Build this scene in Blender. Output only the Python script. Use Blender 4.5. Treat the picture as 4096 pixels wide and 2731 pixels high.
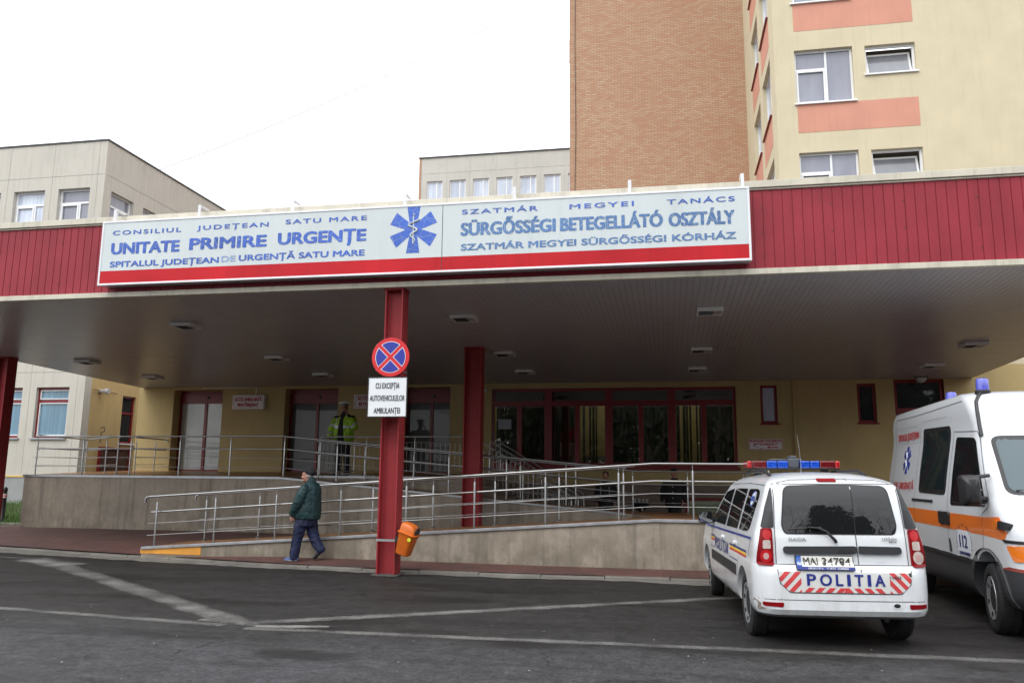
import bpy, bmesh, math, random
from mathutils import Vector, Matrix
from mathutils.bvhtree import BVHTree
from mathutils.geometry import tessellate_polygon
R = math.radians
for _o in list(bpy.data.objects): bpy.data.objects.remove(_o)
sc = bpy.context.scene
COL = sc.collection
random.seed(11)

# ------------------------------------------------------------------ camera
def cam_matrix(yaw, pitch, roll):
    cy, sy, cp, sp, cr, sr = math.cos(yaw), math.sin(yaw), math.cos(pitch), math.sin(pitch), math.cos(roll), math.sin(roll)
    right = Vector((cy, -sy, 0)); f0 = Vector((sy, cy, 0)); up = Vector((0, 0, 1))
    fw = f0*cp + up*sp; u2 = up*cp - f0*sp
    r = right*cr + u2*sr; u = u2*cr - right*sr
    return Matrix((r, u, -fw)).transposed().to_4x4()
cd = bpy.data.cameras.new('camera'); cam = bpy.data.objects.new('camera', cd); COL.objects.link(cam)
cam.matrix_world = Matrix.Translation((0, 0, 1.55)) @ cam_matrix(R(-10.828), R(9.5), R(0.5377))
cd.sensor_fit = 'HORIZONTAL'; cd.sensor_width = 36; cd.lens = 3250/4096*36
cd.clip_start = .1; cd.clip_end = 600
sc.camera = cam

# ------------------------------------------------------------------ sky, sun, exposure
W = bpy.data.worlds.new('World'); sc.world = W; W.use_nodes = True
nt = W.node_tree; nt.nodes.clear()
def wn(t, **k):
    n = nt.nodes.new(t)
    for a, b in k.items(): setattr(n, a, b)
    return n
SUN_EL, SUN_AZ = 48, 205
sky = wn('ShaderNodeTexSky', sky_type='NISHITA', sun_disc=False, sun_elevation=R(SUN_EL), sun_rotation=R(SUN_AZ), dust_density=6, air_density=1.2)
hs = wn('ShaderNodeHueSaturation'); hs.inputs['Saturation'].default_value = .25
nt.links.new(sky.outputs[0], hs.inputs['Color'])
tc = wn('ShaderNodeTexCoord'); mp = wn('ShaderNodeMapping'); mp.inputs['Scale'].default_value = (1, 1, 2.5)
nt.links.new(tc.outputs['Generated'], mp.inputs[0])
no = wn('ShaderNodeTexNoise'); no.inputs['Scale'].default_value = 2.2; no.inputs['Detail'].default_value = 6
nt.links.new(mp.outputs[0], no.inputs['Vector'])
sep = wn('ShaderNodeSeparateXYZ'); nt.links.new(tc.outputs['Generated'], sep.inputs[0])
mr = wn('ShaderNodeMapRange'); mr.inputs[1].default_value = 0; mr.inputs[2].default_value = 1; mr.inputs[3].default_value = 9.6; mr.inputs[4].default_value = 23
nt.links.new(sep.outputs[2], mr.inputs[0])
mr2 = wn('ShaderNodeMapRange'); mr2.inputs[1].default_value = .3; mr2.inputs[2].default_value = .7; mr2.inputs[3].default_value = .9; mr2.inputs[4].default_value = 1.12
nt.links.new(no.outputs[0], mr2.inputs[0])
mu = wn('ShaderNodeMath', operation='MULTIPLY'); nt.links.new(mr.outputs[0], mu.inputs[0]); nt.links.new(mr2.outputs[0], mu.inputs[1])
vm = wn('ShaderNodeVectorMath', operation='SCALE'); vm.inputs[0].default_value = (.97, 1.0, 1.04); nt.links.new(mu.outputs[0], vm.inputs['Scale'])
mx = wn('ShaderNodeMixRGB'); mx.inputs[0].default_value = .88
nt.links.new(hs.outputs[0], mx.inputs[1]); nt.links.new(vm.outputs[0], mx.inputs[2])
bg = wn('ShaderNodeBackground'); bg.inputs[1].default_value = .12
nt.links.new(mx.outputs[0], bg.inputs[0])
wo = wn('ShaderNodeOutputWorld'); nt.links.new(bg.outputs[0], wo.inputs[0])
sd = bpy.data.lights.new('sun', 'SUN'); sd.energy = .7; sd.angle = R(25); sd.color = (1, .97, .92)
so = bpy.data.objects.new('sun', sd); COL.objects.link(so)
_az, _el = R(SUN_AZ), R(SUN_EL)
_dir = Vector((math.sin(_az)*math.cos(_el), math.cos(_az)*math.cos(_el), math.sin(_el)))
so.rotation_euler = _dir.to_track_quat('Z', 'Y').to_euler(); so.location = _dir*60
sc.view_settings.view_transform = 'Standard'; sc.view_settings.look = 'None'
sc.view_settings.exposure = .3; sc.view_settings.gamma = 1
sc.render.engine = 'CYCLES'
try:
    sc.cycles.max_bounces = 7; sc.cycles.diffuse_bounces = 3; sc.cycles.glossy_bounces = 3; sc.cycles.transparent_max_bounces = 8
    sc.cycles.use_denoising = True; sc.cycles.sample_clamp_indirect = 6
except Exception: pass

# ------------------------------------------------------------------ materials
MATS = {}
class NT:
    def __init__(s, name):
        s.m = bpy.data.materials.new(name); s.m.use_nodes = True; s.t = s.m.node_tree; s.t.nodes.clear()
        s.out = s.n('ShaderNodeOutputMaterial'); s.b = s.n('ShaderNodeBsdfPrincipled'); s.l(s.b.outputs[0], s.out.inputs[0])
    def n(s, t, **k):
        x = s.t.nodes.new(t)
        for a, b in k.items(): setattr(x, a, b)
        return x
    def l(s, a, b): s.t.links.new(a, b)
    def pos(s, space='W'):
        return s.n('ShaderNodeNewGeometry').outputs['Position'] if space == 'W' else s.n('ShaderNodeTexCoord').outputs['Object']
    def scaled(s, vec, sx, sy, sz):
        m = s.n('ShaderNodeMapping'); m.inputs['Scale'].default_value = (sx, sy, sz); s.l(vec, m.inputs[0]); return m.outputs[0]
    def noise(s, vec, scale, detail=5, rough=.55):
        x = s.n('ShaderNodeTexNoise'); x.inputs['Scale'].default_value = scale; x.inputs['Detail'].default_value = detail; x.inputs['Roughness'].default_value = rough
        s.l(vec, x.inputs['Vector']); return x.outputs[0]
    def rng(s, v, a, b, c, d):
        x = s.n('ShaderNodeMapRange'); s.l(v, x.inputs[0])
        for i, q in enumerate((a, b, c, d)): x.inputs[i+1].default_value = q
        return x.outputs[0]
    def math(s, op, a, b):
        x = s.n('ShaderNodeMath', operation=op)
        for i, q in enumerate((a, b)):
            if isinstance(q, (int, float)): x.inputs[i].default_value = q
            else: s.l(q, x.inputs[i])
        return x.outputs[0]
    def mix(s, f, a, b, mode='MIX'):
        x = s.n('ShaderNodeMixRGB', blend_type=mode)
        for i, q in enumerate((f, a, b)):
            if isinstance(q, (int, float)): x.inputs[i].default_value = q
            elif isinstance(q, tuple): x.inputs[i].default_value = (*q[:3], 1)
            else: s.l(q, x.inputs[i])
        return x.outputs[0]
    def bump(s, h, st, dist=.02):
        x = s.n('ShaderNodeBump'); x.inputs['Strength'].default_value = st; x.inputs['Distance'].default_value = dist
        s.l(h, x.inputs['Height']); s.l(x.outputs[0], s.b.inputs['Normal'])

def pm(name, col, rough=.6, metal=0., var=.08, vs=3., bump=0., bs=60., spec=.5, coat=0., streak=0., grime=0., space='W', rvar=0.):
    if name in MATS: return MATS[name]
    k = NT(name); p = k.pos(space)
    nz = k.noise(p, vs, 6)
    f = k.rng(nz, .3, .7, 0, 1)
    c = k.mix(f, tuple(max(0, x*(1-var)) for x in col), tuple(min(1, x*(1+var)) for x in col))
    if streak:
        st = k.noise(k.scaled(p, 5, 5, .35), 1.6, 5, .6)
        c = k.mix(k.rng(st, .5, .75, 0, streak), c, tuple(x*.45 for x in col))
    if grime:
        g = k.noise(p, .9, 7, .65); g2 = k.noise(k.scaled(p, 3, 3, 1), 5, 4)
        c = k.mix(k.math('MULTIPLY', k.rng(g, .48, .68, 0, grime), k.rng(g2, .3, .6, .4, 1)), c, tuple(x*.4 for x in col))
    k.l(c, k.b.inputs['Base Color'])
    k.b.inputs['Roughness'].default_value = rough; k.b.inputs['Metallic'].default_value = metal
    k.b.inputs['Specular IOR Level'].default_value = spec; k.b.inputs['Coat Weight'].default_value = coat
    k.b.inputs['Coat Roughness'].default_value = .05
    if rvar: k.l(k.rng(nz, .3, .7, max(0.02, rough-rvar), min(1, rough+rvar)), k.b.inputs['Roughness'])
    if bump: k.bump(k.noise(p, bs, 4), bump)
    MATS[name] = k.m; return k.m

def m_asphalt():
    k = NT('asphalt'); p = k.pos()
    sx = k.n('ShaderNodeSeparateXYZ'); k.l(p, sx.inputs[0])
    big = k.noise(p, .35, 6, .6); mid = k.noise(p, 3.5, 6, .6); fine = k.noise(p, 90, 3, .7)
    # drier worn lane near the street, damp newer surface under the parking bays
    edge = k.math('ADD', sx.outputs[1], k.rng(big, .3, .7, -.8, .8))
    lane = k.rng(edge, 7.2, 8.3, 1, 0)
    c = k.mix(k.rng(mid, .3, .7, 0, 1), (.0105, .0095, .0088), (.023, .0208, .0193))
    c2 = k.mix(k.rng(mid, .3, .7, 0, 1), (.026, .0255, .0278), (.048, .0472, .051))
    c = k.mix(k.math('MULTIPLY', lane, k.rng(big, .25, .6, .35, 1)), c, c2)
    c = k.mix(k.rng(fine, .48, .8, 0, .55), c, (.085, .083, .084)); grit = k.noise(p, 30, 5, .8); grit2 = k.noise(p, 11, 5, .75); gg = k.math('MULTIPLY', k.rng(grit, .3, .7, .35, 1.8), k.rng(grit2, .3, .7, .6, 1.45)); vc = k.n('ShaderNodeTexVoronoi', feature='DISTANCE_TO_EDGE'); vc.inputs['Scale'].default_value = .42; wv = k.n('ShaderNodeVectorMath', operation='ADD'); nz_ = k.n('ShaderNodeTexNoise'); nz_.inputs['Scale'].default_value = 1.7; nz_.inputs['Detail'].default_value = 6; k.l(p, nz_.inputs['Vector']); k.l(p, wv.inputs[0]); k.l(nz_.outputs['Color'], wv.inputs[1]); k.l(wv.outputs[0], vc.inputs['Vector']); crk = k.math('MULTIPLY', k.rng(vc.outputs['Distance'], .002, .006, .75, 0), k.rng(big, .45, .55, 0, 1)); c = k.mix(crk, c, (.004, .004, .004)); c = k.mix(1., c, k.mix(gg, (0, 0, 0), (1, 1, 1)), 'MULTIPLY') if False else c
    patch = k.noise(k.scaled(p, .5, 1.3, 1), .9, 5, .55)
    c = k.mix(k.rng(patch, .54, .64, 0, .7), c, (.0085, .0078, .0072)); tr = k.noise(k.scaled(p, .12, 1.6, 1), 1.1, 5, .6); c = k.mix(k.rng(tr, .52, .66, 0, .45), c, (.010, .0092, .0088))
    v = k.n('ShaderNodeTexVoronoi'); v.inputs['Scale'].default_value = 7; v.inputs['Randomness'].default_value = 1; k.l(p, v.inputs['Vector'])
    speck = k.math('LESS_THAN', v.outputs['Distance'], .05)
    vs = k.n('ShaderNodeSeparateColor'); k.l(v.outputs['Color'], vs.inputs[0])
    speck = k.math('MULTIPLY', speck, k.math('GREATER_THAN', vs.outputs[0], .72))
    c = k.mix(speck, c, (.5, .5, .5))
    vmul = k.n('ShaderNodeVectorMath', operation='SCALE'); k.l(c, vmul.inputs[0]); k.l(gg, vmul.inputs['Scale']); c = vmul.outputs[0]; k.l(c, k.b.inputs['Base Color'])
    r = k.rng(patch, .45, .7, .7, .45); k.l(r, k.b.inputs['Roughness']); k.b.inputs['Specular IOR Level'].default_value = .2
    k.bump(fine, .5, .012)
    return k.m
def m_paint_line():
    k = NT('road_paint'); p = k.pos()
    n1 = k.noise(p, 42, 6, .8); n2 = k.noise(p, 2.2, 4); n3 = k.noise(p, 120, 2, .6)
    uv = k.n('ShaderNodeUVMap'); s = k.n('ShaderNodeSeparateXYZ'); k.l(uv.outputs[0], s.inputs[0])
    e = k.math('POWER', k.math('MULTIPLY', k.math('MULTIPLY', s.outputs[1], k.math('SUBTRACT', 1.0, s.outputs[1])), 4.0), .45)   # fades to both long edges
    w = k.math('ADD', k.math('MULTIPLY', e, .32), k.math('ADD', k.math('MULTIPLY', n1, .62), k.math('MULTIPLY', n2, .42)))
    cov = k.math('MULTIPLY', k.rng(w, .70, 1.02, 0, 1), k.rng(n3, .38, .58, .35, 1))
    k.b.inputs['Base Color'].default_value = (.34, .33, .31, 1); k.b.inputs['Roughness'].default_value = .7
    tr = k.n('ShaderNodeBsdfTransparent'); ms = k.n('ShaderNodeMixShader')
    at = k.n('ShaderNodeAttribute', attribute_name='wear'); cov = k.math('MULTIPLY', cov, at.outputs['Fac'])
    k.l(cov, ms.inputs[0]); k.l(tr.outputs[0], ms.inputs[1]); k.l(k.b.outputs[0], ms.inputs[2]); k.l(ms.outputs[0], k.out.inputs[0])
    return k.m
def m_bricks(name, c1, c2, mortar, w, h, mort, axes='xz', rough=.85, offset=.5, dirt=0):
    k = NT(name); p = k.pos()
    s = k.n('ShaderNodeSeparateXYZ'); k.l(p, s.inputs[0]); cb = k.n('ShaderNodeCombineXYZ')
    ix = {'x': 0, 'y': 1, 'z': 2}
    k.l(s.outputs[ix[axes[0]]], cb.inputs[0]); k.l(s.outputs[ix[axes[1]]], cb.inputs[1])
    b = k.n('ShaderNodeTexBrick'); k.l(cb.outputs[0], b.inputs['Vector']); b.offset = offset
    b.inputs['Color1'].default_value = (*c1, 1); b.inputs['Color2'].default_value = (*c2, 1); b.inputs['Mortar'].default_value = (*mortar, 1)
    b.inputs['Scale'].default_value = 1; b.inputs['Mortar Size'].default_value = mort; b.inputs['Brick Width'].default_value = w; b.inputs['Row Height'].default_value = h
    b.inputs['Bias'].default_value = 0
    c = k.mix(k.rng(k.noise(p, .35, 5), .35, .65, 0, .3), b.outputs[0], tuple(x*.75 for x in c1))
    if dirt:
        c = k.mix(k.rng(k.noise(p, 1.3, 6, .65), .45, .7, 0, dirt), c, (.03, .022, .02))
        v = k.n('ShaderNodeTexVoronoi'); v.inputs['Scale'].default_value = 6; k.l(p, v.inputs['Vector'])
        c = k.mix(k.math('LESS_THAN', v.outputs['Distance'], .06), c, (.4, .38, .36))
    k.l(c, k.b.inputs['Base Color']); k.b.inputs['Roughness'].default_value = rough
    k.bump(b.outputs['Fac'], -.35, .01)
    return k.m
def m_concrete(name, col, zlow, zhigh, dirt=.8):
    k = NT(name); p = k.pos(); s = k.n('ShaderNodeSeparateXYZ'); k.l(p, s.inputs[0])
    n1 = k.noise(p, 1.4, 7, .62); n2 = k.noise(p, 9, 6, .6)
    c = k.mix(k.rng(n1, .3, .7, 0, 1), tuple(x*.82 for x in col), tuple(x*1.12 for x in col))
    c = k.mix(k.rng(n2, .5, .72, 0, .4), c, tuple(x*.6 for x in col))
    st = k.noise(k.scaled(p, 4, 4, .3), 1.5, 6, .62)
    c = k.mix(k.rng(st, .5, .68, 0, .65), c, tuple(x*.45 for x in col))
    # rising damp: mossy dirt collected along the foot of the wall, ragged upper edge
    g = k.rng(s.outputs[2], zlow, zhigh, 1, 0)
    dm = k.math('MULTIPLY', g, k.rng(k.noise(k.scaled(p, 1.6, 1, 1), 1.4, 7, .72), .38, .56, 0, dirt))
    c = k.mix(dm, c, (col[0]*.27, col[1]*.26, col[2]*.22))
    v = k.n('ShaderNodeTexVoronoi'); v.inputs['Scale'].default_value = 7; k.l(p, v.inputs['Vector'])
    c = k.mix(k.math('MULTIPLY', k.rng(v.outputs['Distance'], .03, .09, .8, 0), k.rng(n1, .5, .6, 0, 1)), c, tuple(x*.3 for x in col))
    k.l(c, k.b.inputs['Base Color']); k.b.inputs['Roughness'].default_value = .85
    k.bump(k.noise(p, 70, 4, .6), .25, .01)
    return k.m
def m_glass(name, tint=(.02, .025, .03), rough=.02, spec=.5):
    if name in MATS: return MATS[name]
    k = NT(name); k.b.inputs['Base Color'].default_value = (*tint, 1); k.b.inputs['Roughness'].default_value = rough
    k.b.inputs['Specular IOR Level'].default_value = spec
    k.bump(k.noise(k.pos('O'), 2.5, 2), .012, .05)
    MATS[name] = k.m; return k.m
def m_toned_pane(name, a, b, sc_, spec=.6, axis='x'):
    """window glass with the tone of a curtain, blind, room or sky reflection painted as one surface"""
    if name in MATS: return MATS[name]
    k = NT(name); p = k.pos()
    n = k.noise(k.scaled(p, sc_, sc_, .12), 1, 4, .6)
    big = k.noise(k.scaled(p, 1, 1, .5), .9, 3)
    c = k.mix(k.rng(n, .35, .65, 0, 1), a, b); c = k.mix(k.rng(big, .4, .6, 0, .5), c, tuple(x*.7 for x in a))
    k.l(c, k.b.inputs['Base Color']); k.b.inputs['Roughness'].default_value = .6
    k.b.inputs['Coat Weight'].default_value = 1; k.b.inputs['Coat Roughness'].default_value = .02; k.b.inputs['Coat IOR'].default_value = 1.6
    MATS[name] = k.m; return k.m
def m_clear_glass(name, refl=.1, tint=(.9, .95, .93)):
    if name in MATS: return MATS[name]
    k = NT(name); tr = k.n('ShaderNodeBsdfTransparent'); tr.inputs[0].default_value = (*tint, 1)
    g = k.n('ShaderNodeBsdfGlossy'); g.inputs['Roughness'].default_value = .01
    fr = k.n('ShaderNodeFresnel'); fr.inputs[0].default_value = 1.5
    ms = k.n('ShaderNodeMixShader'); k.l(k.math('ADD', fr.outputs[0], refl), ms.inputs[0]); k.l(tr.outputs[0], ms.inputs[1]); k.l(g.outputs[0], ms.inputs[2])
    k.l(ms.outputs[0], k.out.inputs[0]); MATS[name] = k.m; return k.m
def m_emit(name, col, st):
    if name in MATS: return MATS[name]
    k = NT(name); e = k.n('ShaderNodeEmission'); e.inputs[0].default_value = (*col, 1); e.inputs[1].default_value = st
    k.l(e.outputs[0], k.out.inputs[0]); MATS[name] = k.m; return k.m

# ------------------------------------------------------------------ mesh building
class MB:
    def __init__(s): s.v = []; s.f = []; s.m = []
    def add(s, vs, fs, mi=0):
        o = len(s.v); s.v += [Vector(v) for v in vs]; s.f += [[i+o for i in f] for f in fs]; s.m += [mi]*len(fs); return s
    def box(s, x0, x1, y0, y1, z0, z1, mi=0):
        return s.add([(x, y, z) for z in (z0, z1) for y in (y0, y1) for x in (x0, x1)],
                     [(0, 2, 3, 1), (4, 5, 7, 6), (0, 1, 5, 4), (2, 6, 7, 3), (0, 4, 6, 2), (1, 3, 7, 5)], mi)
    def obox(s, c, ax, ay, az, mi=0):
        c, ax, ay, az = Vector(c), Vector(ax), Vector(ay), Vector(az)
        return s.add([c+ax*i+ay*j+az*k for k in (-1, 1) for j in (-1, 1) for i in (-1, 1)],
                     [(0, 2, 3, 1), (4, 5, 7, 6), (0, 1, 5, 4), (2, 6, 7, 3), (0, 4, 6, 2), (1, 3, 7, 5)], mi)
    def tube(s, pts, r, n=8, mi=0, cap=True):
        pts = [Vector(p) for p in pts]; rs = r if isinstance(r, (list, tuple)) else [r]*len(pts)
        rings = []; t0 = (pts[1]-pts[0]).normalized()
        u = t0.orthogonal().normalized()
        for i, p in enumerate(pts):
            t = ((pts[min(i+1, len(pts)-1)]-p).normalized() + (p-pts[max(i-1, 0)]).normalized())
            t = t.normalized() if t.length > 1e-6 else t0
            u = (u - t*u.dot(t)).normalized(); w = t.cross(u)
            rings.append([p + (u*math.cos(2*math.pi*j/n) + w*math.sin(2*math.pi*j/n))*rs[i] for j in range(n)])
        o = [q for g in rings for q in g]; f = []
        for i in range(len(pts)-1):
            for j in range(n): f.append((i*n+j, i*n+(j+1) % n, (i+1)*n+(j+1) % n, (i+1)*n+j))
        if cap: f += [tuple(range(n))[::-1], tuple(range((len(pts)-1)*n, len(pts)*n))]
        return s.add(o, f, mi)
    def lathe(s, prof, c=(0, 0, 0), axis='z', n=16, mi=0):
        c = Vector(c); vs = []; f = []
        for r, h in prof:
            for j in range(n):
                a = 2*math.pi*j/n; p = (r*math.cos(a), r*math.sin(a), h)
                if axis == 'x': p = (p[2], p[0], p[1])
                if axis == 'y': p = (p[0], p[2], p[1])
                vs.append(c+Vector(p))
        m = len(prof)
        for i in range(m-1):
            for j in range(n): f.append((i*n+j, i*n+(j+1) % n, (i+1)*n+(j+1) % n, (i+1)*n+j))
        if prof[0][0] > 1e-5: f.append(tuple(range(n))[::-1])
        if prof[-1][0] > 1e-5: f.append(tuple(range((m-1)*n, m*n)))
        return s.add(vs, f, mi)
    def prism(s, poly, off, mi=0):
        poly = [Vector(p) for p in poly]; off = Vector(off); n = len(poly)
        f = [tuple(range(n))[::-1], tuple(range(n, 2*n))] + [(i, (i+1) % n, n+(i+1) % n, n+i) for i in range(n)]
        return s.add(poly+[p+off for p in poly], f, mi)
    def poly(s, pts, mi=0): return s.add(pts, [tuple(range(len(pts)))], mi)
    def mesh(s, name, mats, org=None, weld=0.):
        me = bpy.data.meshes.new(name); o = Vector(org) if org else Vector()
        me.from_pydata([tuple(v-o) for v in s.v], [], s.f)
        for m in (mats if isinstance(mats, (list, tuple)) else [mats]): me.materials.append(m)
        me.polygons.foreach_set('material_index', s.m)
        bm = bmesh.new(); bm.from_mesh(me)
        if weld: bmesh.ops.remove_doubles(bm, verts=bm.verts, dist=weld)
        bmesh.ops.recalc_face_normals(bm, faces=bm.faces); bm.to_mesh(me); bm.free(); me.update()
        return me
    def build(s, name, mats, parent=None, local=False, smooth=None, bevel=0., weld=0., org=None):
        """one mesh object; under a parent the world coordinates become the parent's own unless local"""
        o0 = org if org is not None else (None if (local or parent is None) else root_loc(parent))
        me = s.mesh(name, mats, o0, weld)
        o = bpy.data.objects.new(name, me); COL.objects.link(o)
        if org is not None and parent is None: o.location = org
        if parent is not None: o.parent = parent
        if smooth is not None: shade(me, smooth)
        if bevel:
            b = o.modifiers.new('bevel', 'BEVEL'); b.width = bevel; b.segments = 2; b.limit_method = 'ANGLE'; b.angle_limit = R(40)
        return o
def root_loc(p):
    v = Vector(p.location)
    while p.parent is not None: p = p.parent; v += p.location
    return v
def shade(me, ang):
    me.polygons.foreach_set('use_smooth', [True]*len(me.polygons))
    if ang < 180:
        try: me.set_sharp_from_angle(angle=R(ang))
        except Exception: pass
    me.update()
def tag(o, label=None, cat=None, group=None, kind=None):
    if label: o['label'] = label
    if cat: o['category'] = cat
    if group: o['group'] = group
    if kind: o['kind'] = kind
    return o
def thing(name, label, cat, loc=(0, 0, 0), rz=0, group=None):
    o = bpy.data.objects.new(name, None); COL.objects.link(o); o.location = loc; o.rotation_euler = (0, 0, rz); o.empty_display_size = .2
    return tag(o, label, cat, group)
def dup(root, loc, label=None, rz=None):
    r = root.copy(); COL.objects.link(r); r.location = loc
    if rz is not None: r.rotation_euler = (0, 0, rz)
    if label: r['label'] = label
    for ch in list(root.children):
        c = ch.copy(); COL.objects.link(c); c.parent = r
        for g in list(ch.children):
            d = g.copy(); COL.objects.link(d); d.parent = c
    return r
def struct(name, mb, m, **k):
    return tag(mb.build(name, m, **k), kind='structure')

_DG = None
def text2d(body, bold=0., spacing=1.):
    """outline of a word as flat polygons: unit cap height, starting at x = 0"""
    cu = bpy.data.curves.new('t', 'FONT'); cu.body = body; cu.size = 1; cu.offset = bold; cu.space_character = spacing; cu.resolution_u = 4
    o = bpy.data.objects.new('t', cu); COL.objects.link(o)
    dg = bpy.context.evaluated_depsgraph_get(); me = o.evaluated_get(dg).to_mesh()
    vs = [v.co.copy() for v in me.vertices]; fs = [tuple(p.vertices) for p in me.polygons]
    o.evaluated_get(dg).to_mesh_clear(); bpy.data.objects.remove(o); bpy.data.curves.remove(cu)
    return vs, fs
CAP = None
def put_text(mb, body, org, u, v, w=None, h=.1, bold=.02, spacing=1., center=False, lift=.003, mi=0, fn=None, fn_out=Vector()):
    """adds the word to mb: org = left (or middle) of the base line, u along, v up; w sets the width, h the cap height"""
    global CAP
    if CAP is None: CAP = max(q.y for q in text2d('H')[0])
    vs, fs = text2d(body, 0., spacing)
    x0 = min(q.x for q in vs); x1 = max(q.x for q in vs)
    sy = h/CAP; sx = (w/(x1-x0)) if w else sy
    u = Vector(u).normalized(); v = Vector(v).normalized(); nn = u.cross(v); org = Vector(org)
    sh = -(x1-x0)*sx/2 if center else 0
    # heavier faces: the same outlines laid again, shifted by a stroke and a hair further out
    k = bold*h*2
    for n_, (da, db) in enumerate(((0, 0), (k, 0), (-k, 0), (k*.5, 0), (-k*.5, 0), (0, k*.6), (0, -k*.6), (k*.7, k*.45), (-k*.7, k*.45), (k*.7, -k*.45), (-k*.7, -k*.45)) if k > 0 else ((0, 0),)):
        pts = []
        for q in vs:
            a, b = (q.x-x0)*sx+sh+da, q.y*sy+db
            e = n_*.00035
            pts.append(fn(a, b)+fn_out*e if fn else org+u*a+v*b+nn*(lift+e))
        mb.add(pts, fs, mi)
    return mb

def wall(mb, P, u0, u1, v0, v1, holes, depth, mi=0, rmi=None):
    """wall face with rectangular openings and their reveals; P(u, v, w) maps to the world, w goes inwards"""
    us = sorted({u0, u1, *[h[0] for h in holes], *[h[1] for h in holes]}); vs = sorted({v0, v1, *[h[2] for h in holes], *[h[3] for h in holes]})
    us = [u for u in us if u0 <= u <= u1]; vs = [v for v in vs if v0 <= v <= v1]
    for a, b in zip(us, us[1:]):
        for c, d in zip(vs, vs[1:]):
            mu_, mv_ = (a+b)/2, (c+d)/2
            if any(h[0] < mu_ < h[1] and h[2] < mv_ < h[3] for h in holes): continue
            mb.add([P(a, c, 0), P(b, c, 0), P(b, d, 0), P(a, d, 0)], [(0, 1, 2, 3)], mi)
    r = mi if rmi is None else rmi
    for h in holes:
        a, b, c, d = h[:4]; dp = h[4] if len(h) > 4 else depth
        for (p, q) in (((a, c), (a, d)), ((a, d), (b, d)), ((b, d), (b, c)), ((b, c), (a, c))):
            mb.add([P(*p, 0), P(*q, 0), P(*q, dp), P(*p, dp)], [(0, 1, 2, 3)], r)
def pbox(mb, P, u0, u1, v0, v1, w0, w1, mi=0):
    mb.add([P(u, v, w) for w in (w0, w1) for v in (v0, v1) for u in (u0, u1)],
           [(0, 2, 3, 1), (4, 5, 7, 6), (0, 1, 5, 4), (2, 6, 7, 3), (0, 4, 6, 2), (1, 3, 7, 5)], mi)
def window(parent, P, u0, u1, v0, v1, dep, fm, pmat, ver=(), hor=(), t=.06, sill=None, name='window', sillm=None, sashes=()):
    """frame with bars as one part, its pane a sub-part; ver: (u, v0, v1), hor: (v, u0, u1)"""
    f = MB()
    for a, b, c, d in ((u0, u0+t, v0, v1), (u1-t, u1, v0, v1), (u0+t, u1-t, v0, v0+t), (u0+t, u1-t, v1-t, v1)): pbox(f, P, a, b, c, d, dep-.03, dep+.04)
    for u, c, d in ver: pbox(f, P, u-t/2, u+t/2, c, d, dep-.028, dep+.038)
    for v, a, b in hor: pbox(f, P, a, b, v-t/2, v+t/2, dep-.026, dep+.036)
    for (a, b, c, d) in sashes:
        q = .045
        for e in ((a, a+q, c, d), (b-q, b, c, d), (a+q, b-q, c, c+q), (a+q, b-q, d-q, d)): pbox(f, P, *e, dep-.05, dep-.0)
    fo = f.build(name, fm, parent)
    if pmat is None: return fo if sill is None else (lambda s_: (pbox(s_, P, u0-.05, u1+.05, v0-.04, v0+.004, -sill, dep), s_.build('sill', sillm or fm, fo), fo)[2])(MB())
    g = MB(); pbox(g, P, u0+t*.5, u1-t*.5, v0+t*.5, v1-t*.5, dep+.01, dep+.022); go = g.build('pane', pmat, fo, local=False)
    if sill is not None:
        s_ = MB(); pbox(s_, P, u0-.05, u1+.05, v0-.04, v0+.004, -sill, dep); s_.build('sill', sillm or fm, fo)
    return fo
# ------------------------------------------------------------------ shared materials
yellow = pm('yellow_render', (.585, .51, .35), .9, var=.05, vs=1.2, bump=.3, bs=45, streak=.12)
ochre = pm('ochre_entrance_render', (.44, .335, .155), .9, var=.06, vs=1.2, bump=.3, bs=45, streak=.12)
salmon = pm('salmon_render', (.585, .275, .195), .9, var=.05, vs=1.5, bump=.3, bs=45, streak=.1)
beige = pm('beige_render', (.52, .49, .43), .92, var=.06, vs=.9, bump=.4, bs=30, streak=.25, grime=.12)
plinth_grey = pm('grey_plinth', (.30, .30, .30), .9, var=.08, vs=2, bump=.3, bs=40, grime=.3)
plinth_brown = pm('brown_plinth', (.20, .155, .125), .85, var=.1, vs=2, bump=.3, bs=50, grime=.3)
red_cladding = pm('red_cladding', (.275, .025, .038), .45, var=.14, vs=1.1, streak=.3, spec=.25)
red_paint = pm('red_column_paint', (.27, .03, .035), .5, var=.1, vs=2.5, spec=.2, grime=.2)
red_frame = pm('red_window_frame', (.20, .010, .014), .35, var=.05)
cream = pm('cream_trim', (.56, .52, .42), .5, var=.08, vs=2.5, streak=.5, grime=.15)
white_pvc = pm('white_plastic_frame', (.78, .78, .78), .35, var=.03)
alu = pm('aluminium', (.62, .63, .66), .35, metal=.6, var=.06)
steel = pm('stainless_steel', (.40, .40, .40), .30, metal=1, var=.05, vs=9)
zinc = pm('galvanised_steel', (.4, .41, .42), .4, metal=.8, var=.1)
black_p = pm('black_plastic', (.012, .012, .013), .45, var=.1)
dark_metal = pm('dark_metal', (.04, .04, .042), .5, var=.1)
tile = pm('ochre_floor_tile', (.27, .125, .045), .38, var=.16, vs=2.2, grime=.25)
conc = m_concrete('board_marked_concrete', (.33, .28, .222), .05, 1.15, .62)
conc_light = pm('kerb_concrete', (.155, .142, .125), .85, var=.2, vs=3, bump=.3, bs=60, grime=.6)
brick = m_bricks('facing_brick', (.47, .225, .125), (.53, .345, .21), (.26, .20, .155), .25, .08, .013)
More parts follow.
